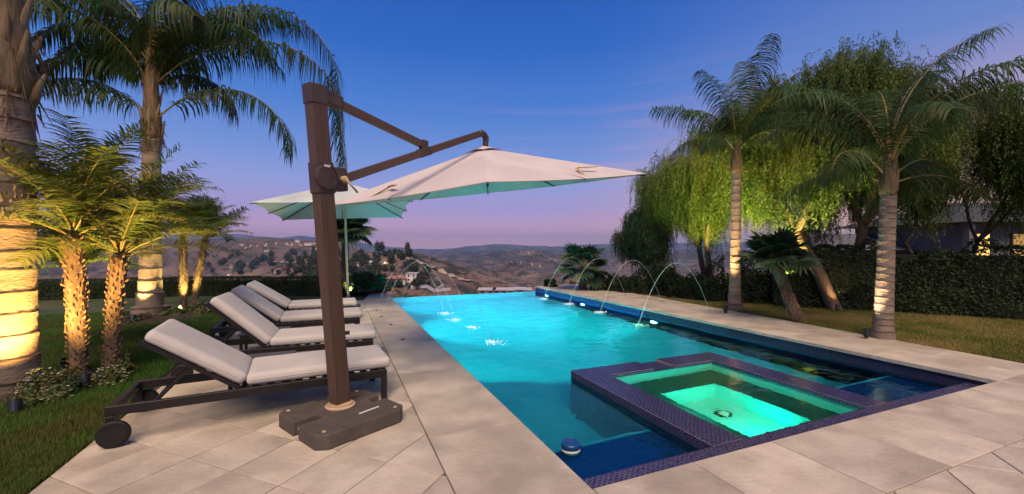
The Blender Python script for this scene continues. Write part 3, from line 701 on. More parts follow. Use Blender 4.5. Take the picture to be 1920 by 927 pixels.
for i in range(4):
    b = MB(); panel(b, loc(AP2), loc(corn[i]), loc(corn[(i + 1) % 4]), 14, .05, .018)
    o = b.build('canopy_panel', M['canvas'], um, smooth=True)
    # hem
    b = MB(); p, q = loc(corn[i]), loc(corn[(i + 1) % 4]); pts = [p.lerp(q, s / 12).lerp(loc(AP2), .018 * 4 * (s / 12) * (1 - s / 12)) - Vector((0, 0, .05 * .6 * 4 * (s / 12) * (1 - s / 12))) for s in range(13)]
    b.tube(pts, .006, 6); b.build('hem', M['canvas'], o, smooth=True)
# vent cap
b = MB(); v4 = [AP2.lerp(c, .13) + axn * .02 for c in corn]
for i in range(4): panel(b, loc(AP2 + axn * .03), loc(v4[i]), loc(v4[(i + 1) % 4]), 6, -.02, .25)
b.build('vent_cap', M['canvas'], um, smooth=True)
hub = AP2 - axn * .30
for i in range(4):
    c = corn[i]; m_ = (corn[i] + corn[(i + 1) % 4]) / 2
    for e_ in (c, m_):
        b = MB(); a0 = AP2 - axn * .03; e1 = a0.lerp(e_ - axn * .035, .985); b.bar(loc(a0 - axn * .02), loc(e1), .018, .022); o = b.build('rib', M['black'], um)
        b = MB(); b.bar(loc(hub), loc(a0.lerp(e_ - axn * .035, .48)), .014, .02); b.build('stretcher', M['black'], o)
b = MB(); b.tube([loc(AP2 + axn * .02), loc(hub - axn * .10)], .022, 12); b.lathe([(.05, -.03), (.055, 0), (.05, .03)], 16, loc(hub)); b.build('hub', M['black'], um)
# cloth ties
for (ci, cj, u, v) in ((0, 1, .80, .34), (1, 2, .80, .62), (3, 0, .55, .4), (2, 3, .75, .35), (2, 3, .3, .5)):
    p = AP2.lerp(corn[ci].lerp(corn[cj], v), u) + axn * .02; q = AP2.lerp(corn[ci].lerp(corn[cj], v + .11), u + .06) + axn * .05
    r_ = AP2.lerp(corn[ci].lerp(corn[cj], v - .05), u + .1) - axn * .03
    b = MB(); b.bar(loc(p), loc(q), .05, .006); b.bar(loc(p), loc(r_), .04, .006); b.build('tie', M['strap'], um)
# base: weighted resin slab, notched for its handles
bs_ = thing('umbrella_base', 'heavy dark brown resin base weight under the cantilever umbrella', 'umbrella base', (.05, 3.83, 0), R(27.5))
h_, k = .385, .07
outl = [(-h_ + k, -h_), (h_ - k, -h_), (h_, -h_ + k), (h_, -.0 - .05), (h_ - .12, -.05), (h_ - .12, .05), (h_, .05), (h_, h_ - k), (h_ - k, h_), (.05, h_), (.05, h_ - .1), (-.05, h_ - .1), (-.05, h_), (-h_ + k, h_), (-h_, h_ - k), (-h_, .045), (-h_ + .2, .045), (-h_ + .2, -.045), (-h_, -.045), (-h_, -h_ + k)]
b = MB(); b.prism(outl, .0, .115); b.build('weight', M['base'], bs_, bevel=.013, seg=2)
b = MB(); b.box((-h_ + .05, 0, .05), (.02, .09, .02)); b.build('handle', M['white'], bs_)
for xx, yy in ((-.31, -.31), (.31, -.31), (-.31, .31), (.31, .31)):
    b = MB(); b.lathe([(.016, 0), (.014, .006), (0, .007)], 12, (xx, yy, .115)); b.build('plug', M['strap'], bs_)
b = MB(); b.box((.13, -.2, .1165), (.19, .022, .003), rz=R(4)); b.build('level_strip', M['white'], bs_)
b = MB()
for xx in (-.02, .2): b.box((xx, .17, .1165), (.1, .006, .003))
b.build('seam', M['black'], bs_)
b = MB(); b.lathe([(.12, .0), (.125, .012), (.11, .024), (.10, .022), (.10, .034), (.085, .036), (.06, .036)], 28, (PB.x, PB.y, .116)); tag(b.build('pole_collar', M['strap'], smooth=False), 'tan ring round the foot of the bronze umbrella pole', 'collar')
del k

# ------------------------------------------------------------------ market umbrella
def dproj(px, py, d): return PD(px, py, d)
UM = thing('market_umbrella', 'pale green lit market umbrella on a straight pole beyond the loungers', 'umbrella', (*DL(10.2, -4.03).xy, 0))
lc = lambda v: Vector(v) - UM.location
A2 = PD(645, 343, 10.2); c4 = [PD(469, 380, 8.75), PD(774, 376, 8.75), PD(755, 408, 11.7), PD(529, 413, 11.7)]
c8 = []
for i in range(4): c8 += [c4[i], c4[i].lerp(c4[(i + 1) % 4], .5)]
for i in range(8):
    b = MB(); panel(b, lc(A2), lc(c8[i]), lc(c8[(i + 1) % 8]), 8, .06, .05); b.build('canopy_panel', M['canvas2'], UM, smooth=True)
    b = MB(); b.bar(lc(A2 - Vector((0, 0, .04))), lc(c8[i] - Vector((0, 0, .03))), .018, .018); o = b.build('rib', M['bronze_dark'], UM)
    b = MB(); b.bar(lc(A2 - Vector((0, 0, .62))), lc(A2.lerp(c8[i], .5) - Vector((0, 0, .04))), .014, .014); b.build('stretcher', M['white'], o)
b = MB(); b.tube([lc((*DL(10.2, -3.99).xy, .05)), lc(A2 + Vector((0, 0, .04)))], .028, 14); b.build('pole', M['polelit'], UM, smooth=True)
b = MB(); b.lathe([(.045, -.05), (.045, .05)], 14, lc(A2 - Vector((0, 0, .62)))); b.lathe([(.03, 0), (.035, .03), (.01, .08), (0, .09)], 12, lc(A2)); b.build('hub', M['polelit'], UM)
b = MB(); b.lathe([(.28, 0), (.28, .05), (.05, .08), (.04, .3)], 24, lc((*DL(10.2, -3.99).xy, .0))); b.build('base', M['base'], UM)

# ------------------------------------------------------------------ uplights
def spot(loc, target, energy, color=(1, .62, .2), size=60, blend=.6, fixture=True, label=None, parent=None, r=.04):
    t = thing('garden_uplight', label or 'small black garden uplight', 'garden light', loc, 0, 'garden uplights')
    v = (Vector(target) - Vector(loc)).normalized(); q = v.to_track_quat('-Z', 'Y')
    Mq = v.to_track_quat('Z', 'Y').to_matrix().to_4x4()
    b = MB(); b.tube([(0, 0, -.12), (0, 0, .0)], .012, 8); b.build('stake', M['black'], t)
    b = MB(); b.lathe([(.03, -.03), (.042, .0), (.044, .11), (.038, .115), (.036, .09)], 18, axis=Mq); b.build('housing', M['black'], t)
    b = MB(); b.lathe([(.034, .088), (.0, .09)], 16, axis=Mq); b.build('lens', emit('lamp_glass', (1, .75, .4), 6), t)
    l = bpy.data.lights.new('lamp', 'SPOT'); l.energy = energy; l.color = color; l.spot_size = R(size); l.spot_blend = blend; l.shadow_soft_size = r
    o = bpy.data.objects.new('lamp', l); COL.objects.link(o); o.parent = t; o.location = v * .125; o.rotation_euler = q.to_euler()
    return t

# ------------------------------------------------------------------ palms
def frond_mesh(L, el0, droop, nl=70, ll=.5, lw=.028, start=.18, gather=.5, hang=.8, stalk=.02, wind=(0, 0, 0), plum=.25, vee=.5, pts_out=None):
    """pinnate leaf growing along +x from the origin; returns MB (material 0 leaflet, 1 rachis)"""
    mb = MB(); n = 18; pts = [Vector((0, 0, 0))]; el = el0; dirs = []
    for i in range(n):
        t = i / n; e = max(el0 - droop * (t ** 1.2), -1.42)
        d = Vector((math.cos(e), 0, math.sin(e))) + Vector(wind) * t; d.normalize(); dirs.append(d); pts.append(pts[-1] + d * (L / n))
    dirs.append(dirs[-1])
    mb.tube(pts, [stalk * (1 - .86 * i / n) for i in range(n + 1)], 5, mi=1)
    def at(t):
        x = t * n; i = min(int(x), n - 1); f = x - i
        return pts[i].lerp(pts[i + 1], f), dirs[i].lerp(dirs[i + 1], f).normalized()
    for k in range(nl):
        t = start + (1 - start) * (k + ru(0, .6)) / nl
        p, d = at(min(t, .999)); side = d.cross(Vector((0, 0, 1)))
        if side.length < .2: side = Vector((0, 1, 0))
        side.normalize(); up = side.cross(d).normalized()
        env = math.sin(math.pi * min(1, (t - start) / (1 - start) * .76 + .14)) ** .6
        for s in (-1, 1):
            l_ = ll * env * ru(.7, 1.15)
            v = (side * s * ru(.8, 1.1) + d * ru(gather * .7, gather * 1.2) + up * (vee * ru(.4, 1) + plum * ru(-1, 1))).normalized()
            q = p.copy(); w = lw * ru(.7, 1.15); a_ = v.copy(); seg = 4; rows = []
            for j in range(seg + 1):
                ww = w * (1 - (j / seg) ** 2 * .95) * (.55 + .45 * min(1, j * 1.3))
                wd_ = a_.cross(up); 
                if wd_.length < .1: wd_ = d.copy()
                wd_.normalize(); rows.append((q - wd_ * ww / 2, q + wd_ * ww / 2))
                a_ = (a_ + Vector((0, 0, -1)) * hang * ru(.5, 1.1) / seg * (1 + j * .5) + Vector(wind) * .3).normalized()
                q = q + a_ * (l_ / seg)
            vs = [x for r_ in rows for x in r_]
            mb.add(vs, [(2 * j, 2 * j + 1, 2 * j + 3, 2 * j + 2) for j in range(seg)])
    return mb
def add_frond(parent, base, az, mb, mats, tilt=0, name='frond'):
    me = mb.mesh(name, mats)
    return link(name, me, parent, Matrix.Translation(Vector(base)) @ Matrix.Rotation(az, 4, 'Z') @ Matrix.Rotation(tilt, 4, 'X'))
def ringed_trunk(mb, h, r0, r1, flare=.06, step=.13, lean=(0, 0), n=28, g0=.005):
    z = 0; prof = []
    while z < h:
        t = z / h; r = r0 + (r1 - r0) * t + flare * math.exp(-z / .22); st = step * ru(.75, 1.3)
        prof += [(r + g0 * .4, z), (r, z + st * .12), (r - g0 * .25, z + st * .55), (r + g0 * .2, z + st * .9), (r + g0, z + st * .965)]; z += st
    prof = [p for p in prof if p[1] < h] + [(r1, h)]
    o = len(mb.v); mb.lathe(prof, n, jit=.012)
    for i in range(o, len(mb.v)):
        x, y, zz = mb.v[i]; t = zz / h; w = .012 * math.sin(math.atan2(y, x) * 2 + zz * 3)
        mb.v[i] = (x + lean[0] * t + 0, y + lean[1] * t, zz + w)
    return prof
def queen_palm(label, loc, h, r0, r1, fronds, shaft=.9, lean=(0, 0), flare=.06, step=.13, fibre=.0, scar=1.0):
    t = thing('palm_tree', label, 'palm tree', (*loc, -.02), 0)
    b = MB(); prof = ringed_trunk(b, h, r0, r1, flare, step, lean); tr = b.build('trunk', M['trunk'], t, smooth=False); smooth_by_angle(tr.data, .8)
    for (r_, z_) in prof[4::5]:
        b = MB(); tt = z_ / h; b.lathe([(r_ * .985, z_ - .006 * scar), (r_ + .005 * scar, z_ - .002), (r_ + .003 * scar, z_ + .008 * scar), (r_ * .97, z_ + .012 * scar)], 28, (lean[0] * tt, lean[1] * tt, 0), jit=.015); b.build('leaf_scar', M['ring'], tr)
    top = Vector((lean[0], lean[1], h))
    b = MB(); r = r1
    b.lathe([(r * 1.0, -.03), (r * 1.08, .08), (r * 1.12, .22), (r * .95, .42), (r * .7, shaft * .8), (r * .45, shaft), (r * .2, shaft * 1.25)], 20, top, jit=.07)
    for k in range(16):   # old leaf bases
        q = k * 2.4; z = .0 + k / 16 * shaft * .75; rr = r * (1.02 - .5 * k / 16)
        p0 = top + Vector((rr * math.cos(q), rr * math.sin(q), z)); p1 = p0 + Vector((math.cos(q) * r * .45, math.sin(q) * r * .3, .25 + .15 * rnd())); b.tube([p0 - Vector((math.cos(q), math.sin(q), 3)) * r * .3, p0, p1], [r * .22, r * .26, r * .07], 6)
    b.build('crown_shaft', M['shaft'], t, smooth=True)
    if fibre:
        b = MB()
        for k in range(90):
            q = ru(0, 6.28); z = ru(-.25, fibre); p0 = top + Vector((r * 1.1 * math.cos(q), r * 1.1 * math.sin(q), z)); b.tube([p0, p0 + Vector((ru(.02, .12) * math.cos(q), ru(.02, .12) * math.sin(q), ru(-.3, -.05)))], [.01, .002], 4)
        struct(b.build('fibre', M['fibre'], t), 'stuff')
    for f in fronds:
        az, el, dr, L = f[:4]; kw = dict(f[4]) if len(f) > 4 else {}
        z = kw.pop('z', ru(.45, .85)) * shaft
        mb = frond_mesh(L, el, dr, **{**dict(nl=95, ll=.6, hang=1.9, stalk=.02, start=.16, lw=.021, vee=.4, plum=.4), **kw})
        add_frond(t, top + Vector((0, 0, z)), az, mb, [M['frond'], M['rachis']], ru(-.25, .25))
    return t
RT = -YAW                # azimuth (world) of the picture's right-hand direction
def azi(deg): return RT + R(deg)     # 0 = right in the picture, 90 = away, 180 = left, 270 = towards the camera
# far right palm
p = W(1655, 634)
fr = [(azi(6), 1.15, 1.5, 2.9, dict(ll=.6)), (azi(-8), .95, 1.5, 2.8, {}), (azi(172), 1.05, 1.9, 2.3, {}), (azi(185), 1.25, 1.9, 2.5, {}), (azi(165), .6, 1.7, 1.7, dict(z=.2)),
      (azi(60), 1.35, 1.4, 2.7, {}), (azi(100), 1.4, 1.2, 2.6, {}), (azi(130), 1.25, 1.5, 2.4, {}), (azi(250), 1.2, 2.0, 2.0, {}), (azi(295), 1.3, 1.8, 2.3, {}), (azi(20), 1.4, 1.4, 2.9, {}), (azi(335), 1.25, 1.7, 2.4, {}),
      (azi(200), 1.0, 2.3, 1.7, dict(z=.3)), (azi(150), 1.4, 1.4, 2.6, {}), (azi(30), .6, 1.2, 2.4, dict(z=.3)), (azi(350), 1.45, 1.2, 2.8, {}), (azi(12), .35, 1.0, 2.2, dict(z=.2))]
queen_palm('palm with smooth grey ringed trunk on the right lawn, nearest the coping', p.xy, 2.35, .125, .105, fr, .75, (.10, -.03), .035, .12, scar=.35)
# lit palm by the right coping
p = W(1377, 580)
fr = [(azi(175), 1.02, 1.15, 2.3, {}), (azi(5), 1.0, 1.5, 2.0, {}), (azi(80), 1.5, .5, 2.4, {}), (azi(200), 1.35, 1.1, 2.3, {}), (azi(350), 1.35, .9, 2.2, {}), (azi(120), 1.2, 1.2, 2.1, {}), (azi(40), 1.15, 1.4, 2.1, {}),
      (azi(240), 1.2, 1.7, 1.8, {}), (azi(290), 1.3, 1.4, 2.0, {}), (azi(160), .7, 1.7, 1.6, {}), (azi(15), .6, 1.8, 1.5, {}), (azi(270), 1.5, .6, 2.6, {}), (azi(330), 1.0, 2.0, 1.5, {}), (azi(215), .9, 2.1, 1.5, {})]
queen_palm('slender uplit palm with upright windblown crown beside the right coping', p.xy, 3.25, .12, .10, fr, .8, (.05, -.02), .05, .17, scar=.5)
# tall palm behind the left loungers
p = W(281, 597)
fr = [(azi(200), 1.45, 2.6, 3.3, dict(lw=.033, ll=.85, hang=3)), (azi(150), 1.5, 2.4, 3.4, dict(lw=.033, ll=.85, hang=3)), (azi(40), 1.5, 2.6, 3.6, dict(lw=.033, ll=.85, hang=3)), (azi(355), 1.45, 2.8, 3.8, dict(lw=.033, ll=.9, hang=3)), (azi(115), 1.5, 2.2, 3.3, dict(lw=.033, ll=.85, hang=3)), (azi(0), .85, 3.0, 6.2, dict(lw=.033, ll=1.05, nl=150, hang=3.2, z=.55)), (azi(5), 1.05, 3.2, 6.0, dict(lw=.033, ll=1.05, nl=130, hang=3.2, z=.8)), (azi(-6), .75, 2.3, 4.0, dict(lw=.033, ll=.7, nl=110, hang=3.0, z=.15)), (azi(180), .85, 1.3, 2.6, dict(lw=.033, ll=.8, nl=100, hang=3.2, z=.2)), (azi(186), 1.0, 1.9, 2.6, dict(lw=.033, ll=.7, hang=3.0)), (azi(172), 1.2, 1.9, 2.6, dict(lw=.033, ll=.8, hang=3.2, nl=100)),
      (azi(20), 1.3, 1.9, 3.7, dict(lw=.033, ll=.9, nl=110, hang=3.2)), (azi(340), 1.3, 2.0, 3.4, dict(lw=.033, ll=.9, nl=110, hang=3.2)), (azi(60), 1.35, 1.5, 3.0, dict(lw=.033, ll=.85, hang=3.2, nl=100)), (azi(100), 1.4, 1.4, 2.9, {}), (azi(140), 1.3, 1.5, 2.8, dict(lw=.033, ll=.8, hang=3.2, nl=100)),
      (azi(210), 1.3, 1.7, 2.8, dict(lw=.033, ll=.85, hang=3.2, nl=100)), (azi(240), 1.45, 2.1, 2.4, dict(lw=.033, ll=.85, hang=3.2, nl=100)), (azi(95), 1.45, 2.0, 2.8, dict(lw=.033, ll=.85, hang=3.2, nl=100)), (azi(332), 1.25, 2.3, 2.6, dict(lw=.033, ll=.85, hang=3.2, nl=100)), (azi(165), 1.1, 2.5, 2.2, dict(lw=.033, ll=.8, hang=3.2, nl=100)), (azi(60), 1.0, 2.5, 2.1, dict(lw=.033, ll=.8, hang=3.2, nl=100)), (azi(75), 1.5, 1.6, 3.0, dict(lw=.033, ll=.85, hang=3.2, nl=100)), (azi(195), 1.1, 2.2, 2.3, dict(lw=.033, ll=.8, hang=3.2, nl=100))]
queen_palm('tall palm with huge drooping fronds behind the loungers on the left', p.xy, 3.75, .20, .15, fr, 1.9, (.03, .0), .10, .24, .4)
# big palm at the left edge of the picture
p = DL(4.25, -5.17)
fr = [(azi(5), 1.0, .9, 3.2, dict(ll=.45, start=.45, z=.75)), (azi(20), 1.2, .9, 3.3, dict(start=.4)), (azi(110), 1.1, 1.2, 3, {}), (azi(200), 1.1, 1.2, 3, {}), (azi(270), 1.2, 1.2, 3, {}), (azi(320), 1.2, 1.0, 3.0, dict(start=.4)), (azi(160), 1.1, 1.4, 3, {})]
LP1 = queen_palm('massive uplit palm trunk with dark leaf rings at the far left', p.xy, 3.05, .235, .20, fr, 1.1, (.02, 0), .05, .19, .7)
# pygmy date palms
def date_palm(label, loc, trunks, nf, L, mat_=None, es=1):
    t = thing('date_palm', label, 'palm tree', (*loc, -.02), 0)
    for (dx, dy, h, lx, ly, r) in trunks:
        pts = [Vector((dx + lx * s ** 1.4, dy + ly * s ** 1.4, h * s)) for s in [i / 12 for i in range(13)]]
        b = MB(); b.tube(pts, [r * (1.0 + .25 * (i / 12)) for i in range(13)], 14); tr = b.build('trunk', M['bark'], t, smooth=True)
        b = MB(); n = int(h / .0075 * es)
        for k in range(n):
            s = k / n; q = k * 2.39996; i = min(int(s * 12), 11); c = pts[i].lerp(pts[i + 1], s * 12 - i); rr = r * (1 + .25 * s)
            for j in range(1):
                qq = q + ru(-.2, .2); dr = Vector((math.cos(qq), math.sin(qq), 0)); sd_ = Vector((-math.sin(qq), math.cos(qq), 0)); a = c + dr * rr * .9; w = .018 * ru(.8, 1.3); pr = ru(.018, .04)
                b.add([a - sd_ * w, a + sd_ * w, a + Vector((0, 0, .045)) + dr * pr * .9, a + Vector((0, 0, -.02)) + dr * .006, a + dr * pr + Vector((0, 0, .015))], [(0, 1, 4), (1, 2, 4), (2, 0, 4), (0, 3, 1)])
        struct(b.build('leaf_boot', M['boot'], tr), 'stuff')
        top = pts[-1]
        for k in range(nf):
            az = k * 2.39996 + ru(-.2, .2); el = 1.5 - 1.15 * (k / nf) ** 1.2 + ru(-.1, .1); l_ = L * ru(.85, 1.1)
            mb = frond_mesh(l_, el, .55 + ru(0, .8), nl=44, ll=.30, lw=.021, start=.12, gather=.55, hang=.5, stalk=.010, vee=.5, plum=.15)
            add_frond(t, top + Vector((0, 0, ru(-.02, .08))), az, mb, [mat_ or M['frond_y'], M['rachis']], ru(-.3, .3))
    return t
p = W(165, 712)
date_palm('twin trunked knobbly date palm beside the pink flowers on the left', p.xy, [(-.06, -.04, 1.62, -.06, .02, .072), (.15, .12, 1.4, .06, .06, .062)], 30, 1.38)
p = W(352, 588)
date_palm('uplit slim date palm with twin trunks beyond the second flower bed', p.xy, [(-.07, 0, 1.8, -.02, 0, .06), (.1, .05, 1.65, .22, 0, .055)], 26, 1.05, es=.8)
p = W(120, 600)
date_palm('small date palm glowing yellow just behind the twin trunked one', DL(6.0, -6.3).xy, [(0, 0, 1.15, 0, 0, .06)], 30, .95)
# fan palms
def fan_leaf(R_, nb=22, spread=2.6, fold=.25):
    mb = MB(); c = Vector((0, 0, 0))
    for k in range(nb):
        a = -spread + 2 * spread * k / (nb - 1); r = R_ * (1 - .22 * abs(a / spread)) * ru(.9, 1.05)
        d = Vector((math.cos(a), math.sin(a), 0)); s_ = Vector((-math.sin(a), math.cos(a), 0)); w = R_ * spread * 1.05 / nb
        r1 = r * .58; z1 = fold * .15; z2 = -fold * .4 * ru(.5, 1.3)
        vs = [c, d * r1 - s_ * w * .62 + Vector((0, 0, -.012)), d * r1 + Vector((0, 0, .012 + z1 * .2)), d * r1 + s_ * w * .62 + Vector((0, 0, -.012)), d * r * .85 - s_ * w * .22 + Vector((0, 0, z2 * .4)), d * r * .85 + s_ * w * .22 + Vector((0, 0, z2 * .4)), d * r + Vector((0, 0, z2))]
        mb.add(vs, [(0, 1, 2), (0, 2, 3), (1, 4, 2), (2, 5, 3), (2, 4, 5), (4, 6, 5)])
    return mb
def fan_palm(label, loc, h, lean, r, nf, pet, RR, elmin=-.3, elmax=1.4, base_pct=0):
    t = thing('fan_palm', label, 'palm tree', (*loc, -.02), 0)
    pts = [Vector((lean[0] * s, lean[1] * s, h * s)) for s in [i / 10 for i in range(11)]]
    b = MB(); b.tube(pts, [r * (1 + .12 * math.sin(i)) for i in range(11)], 14); tr = b.build('trunk', M['bark'], t, smooth=True)
    b = MB(); n = int(h / .02)
    for k in range(n):
        s = k / n; c = pts[0].lerp(pts[-1], s)
        for j in range(4):
            qq = (k * 4 + j) * 2.39996 + ru(-.2, .2); dr = Vector((math.cos(qq), math.sin(qq), 0)); sd_ = Vector((-math.sin(qq), math.cos(qq), 0)); a = c + dr * r * .9; w = .025 * ru(.7, 1.3); pr = ru(.02, .05)
            b.add([a - sd_ * w, a + sd_ * w, a + Vector((0, 0, .06)) + dr * pr * .8, a + dr * pr + Vector((0, 0, .02))], [(0, 1, 3), (1, 2, 3), (2, 0, 3)])
    struct(b.build('leaf_boot', M['boot'], tr), 'stuff')
    fm = [fan_leaf(RR * q).mesh('fan_blade', M['fan']) for q in (1, .92, .84)]
    top = pts[-1]
    for k in range(nf):
        az = k * 2.39996 + ru(-.2, .2); el = elmax - (elmax - elmin) * (k / nf) + ru(-.08, .08); L = pet * ru(.8, 1.15)
        d = Vector((math.cos(az) * math.cos(el), math.sin(az) * math.cos(el), math.sin(el)))
        b = MB(); e1 = top + d * L - Vector((0, 0, .05 * L)); b.tube([top, top + d * L * .55, e1], [.014, .010, .006], 5); fo = b.build('frond', M['rachis'], t)
        Mx = Matrix.Translation(e1) @ Matrix.Rotation(az, 4, 'Z') @ Matrix.Rotation(-(el - .35), 4, 'Y') @ Matrix.Rotation(ru(-.5, .5), 4, 'X')
        link('fan_blade', random.choice(fm), fo, Mx)
    return t
p = W(1497, 603)
fan_palm('short fan palm with a leaning stubby trunk on the right lawn', p.xy, 1.2, ((DL(0, -.48)).x, DL(0, -.48).y), .09, 26, .42, .46, -.05, 1.35)
p = W(1093, 549)
fan_palm('fan palm standing beyond the right coping at the far end of the pool', DL(14.4, 2.44).xy, .72, (.02, 0), .13, 24, .62, .55, -.5, 1.35)
p = W(645, 556)
fan_palm('tall fan palm standing behind the market umbrella pole', DL(13.2, -5.28).xy, 1.95, (.02, 0), .09, 24, .5, .62, -.35, 1.1)
fan_palm('low bushy fan palm at the foot of the tall one behind the loungers', DL(12.9, -4.45).xy, .12, (0, 0), .08, 18, .45, .42, .05, 1.35)

# ------------------------------------------------------------------ weeping pepper trees and others
def limbs(mb, p, d, L, r, depth, tips, bend=.35, up=.15, splits=(2, 3), minr=.012):
    n = 5; pts = [p]; rad = [r]; q = p.copy(); dd = d.copy()
    for i in range(n):
        dd = (dd + Vector((ru(-1, 1), ru(-1, 1), ru(-1, 1) + up)) * bend * .35).normalized(); q = q + dd * (L / n); pts.append(q.copy()); rad.append(r * (1 - .42 * (i + 1) / n))
        if depth <= 2: tips.append((q.copy(), dd.copy()))
    mb.tube(pts, rad, 7 if depth > 2 else 5, cap=False)
    if depth == 0: return
    for k in range(random.randint(*splits)):
        nd_ = (dd + Vector((ru(-1, 1), ru(-1, 1), ru(-.5, .8))) * .85).normalized()
        limbs(mb, pts[-1] if k == 0 else pts[random.randint(3, n)], nd_, L * ru(.62, .85), max(r * .55, minr), depth - 1, tips, bend, up, splits, minr)
def pepper_tree(label, loc, h, trunks, depth, L0, strands, sl, leafmat, spread, up=.25, name='pepper_tree', leaf=(.075, .009), nleaf=15, r=.14, seed=1):
    random.seed(seed)
    t = thing(name, label, 'tree', (*loc, -.02), 0)
    tips = []; b = MB()
    for dx, dy, ddir in trunks:
        limbs(b, Vector((dx, dy, 0)), Vector(ddir).normalized(), L0, r, depth, tips, .45, up)
    b.build('trunk', M['bark'], t, smooth=True); random.seed(seed + 50)
    b = MB(); tips = [x for x in tips if x[0].z > h * .3]
    V = []; Fc = []
    for k in range(strands):
        p, d = random.choice(tips); p = p + Vector((ru(-1, 1), ru(-1, 1), ru(-1, 1))) * spread * 1.5 * rnd() ** .6
        l_ = sl * ru(.4, 1.3); dd = Vector((ru(-1, 1), ru(-1, 1), ru(-.3, .6))).normalized() * .8
        if p.z < .6: continue
        for j in range(nleaf):
            dd = (dd + Vector((.02, 0, -.32))).normalized(); p = p + dd * (l_ / nleaf)
            if p.z < .35: break
            for s in (-1, 1):
                sdv = Vector((ru(-1, 1), ru(-1, 1), ru(-1.7, -.2))).normalized(); le = leaf[0] * ru(.7, 1.5); w = leaf[1]
                o = len(V); wv = sdv.cross(Vector((ru(-1, 1), ru(-1, 1), 1))).normalized() * w
                V += [p, p + sdv * le * .5 + wv, p + sdv * le, p + sdv * le * .5 - wv]; Fc.append((o, o + 1, o + 2, o + 3))
    b.add(V, Fc); b.build('crown', leafmat, t)
    return t
p = W(1572, 580)
pepper_tree('big weeping pepper tree with reddish forked trunk on the right lawn', p.xy, 5.6, [(-.15, 0, (-.25, .1, 1)), (.3, 0, (.35, 0, 1)), (0, .1, (0, .4, 1))], 4, 2.05, 15000, .85, M['pepper'], .27, up=.55, r=.16)
pepper_tree('yellow green weeping pepper tree behind the slender uplit palm', DL(12.8, 6.1).xy, 4.6, [(0, 0, (-.1, .1, 1)), (.1, 0, (-.15, .3, 1))], 4, 1.55, 7500, 1.0, M['pepper'], .22, up=.45, r=.12, seed=4)
pepper_tree('dark drooping tree at the end of the right coping', DL(14.2, 4.85).xy, 3.0, [(0, 0, (-.15, .1, 1)), (0, 0, (.3, .3, 1))], 4, .98, 4800, .7, M['dark_leaf'], .2, r=.10)
pepper_tree('thin airy pepper tree in front of the lit pavilion', DL(9.6, 10.0).xy, 3.6, [(0, 0, (-.2, .2, 1)), (0, 0, (.5, -.1, 1))], 4, 1.75, 5200, .8, M['pepper'], .24, up=.4, r=.07)

# ------------------------------------------------------------------ leaf masses: hedges and shrubs
def leaves(mb, n, fn, size, flat=.4):
    V = []; Fc = []
    for k in range(n):
        p, nv = fn(); d = (Vector(nv) + Vector((ru(-1, 1), ru(-1, 1), ru(-1, 1))) * .9).normalized()
        u = d.cross(Vector((ru(-1, 1), ru(-1, 1), ru(-1, 1)))).normalized(); l_ = size * ru(.6, 1.3); w = d.cross(u).normalized() * l_ * flat
        o = len(V); p = Vector(p); V += [p - u * l_ * .5, p + w * .5 + d * l_ * .06, p + u * l_ * .5, p - w * .5 + d * l_ * .06]; Fc.append((o, o + 1, o + 2, o + 3))
    mb.add(V, Fc)
def hedge(label, pts, hgt, dep, n, leafs, uneven=.12, lm=None):
    t = thing('hedge', label, 'hedge', (pts[0][0], pts[0][1], -.02)); o = Vector((pts[0][0], pts[0][1], 0))
    segs = [(Vector(a), Vector(b_)) for a, b_ in zip(pts, pts[1:])]; Ls = [(b_ - a).length for a, b_ in segs]; tot = sum(Ls)
    b = MB()
    for a, b_ in segs:
        A, B_ = Vector((a.x, a.y, (hgt - .12) / 2 + .05)) - o, Vector((b_.x, b_.y, (hgt - .12) / 2 + .05)) - o
        b.bar(A, B_, dep * .6, hgt - .2)
    b.build('twigs', M['hedge_core'], t)
    def fn():
        x = rnd() * tot
        for (a, b_), L in zip(segs, Ls):
            if x <= L: break
            x -= L
        d = (b_ - a).normalized(); nrm = Vector((d.y, -d.x)); c = a + d * x
        hh = hgt * (1 + uneven * noise.noise(Vector((c.x * 1.3, c.y * 1.3, 0)))+ uneven * .5 * noise.noise(Vector((c.x * 4, c.y * 4, 3))))
        m = rnd(); dv = dep / 2 * (1 + uneven * noise.noise(Vector((c.x * 2, c.y * 2, 5))))
        if m < .34: s = ru(-1, 1); q = (c.x + nrm.x * s * dv, c.y + nrm.y * s * dv, hh - abs(random.gauss(0, .03))); nv = (0, 0, 1)
        else:
            s = 1 if m < .85 else -1; z = ru(.02, hh); ins = abs(random.gauss(0, .05)) - uneven * .3 * noise.noise(Vector((c.x * 3, c.y * 3, z * 3)))
            q = (c.x + nrm.x * s * (dv - ins), c.y + nrm.y * s * (dv - ins), z); nv = (nrm.x * s, nrm.y * s, .3)
        return Vector(q) - o, nv
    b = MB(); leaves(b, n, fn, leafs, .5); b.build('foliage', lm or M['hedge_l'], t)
    return t
a, c, d_ = DL(12.8, -9.9), DL(12.9, -4.3), DL(11.5, -14)
hedge('clipped low hedge across the lawn behind the loungers', [(d_.x, d_.y), (a.x, a.y), (c.x, c.y)], .56, .8, 26000, .05, .06)
q = [W(1150, 549), W(1300, 569), W(1460, 575), W(1700, 588), W(1960, 604)]
q2 = [(w.x + .25, w.y + .35) for w in q]
hedge('tall dark rough hedge along the far side of the right lawn', q2[2:] + [(16, -3)], 1.42, .9, 30000, .075, .28)
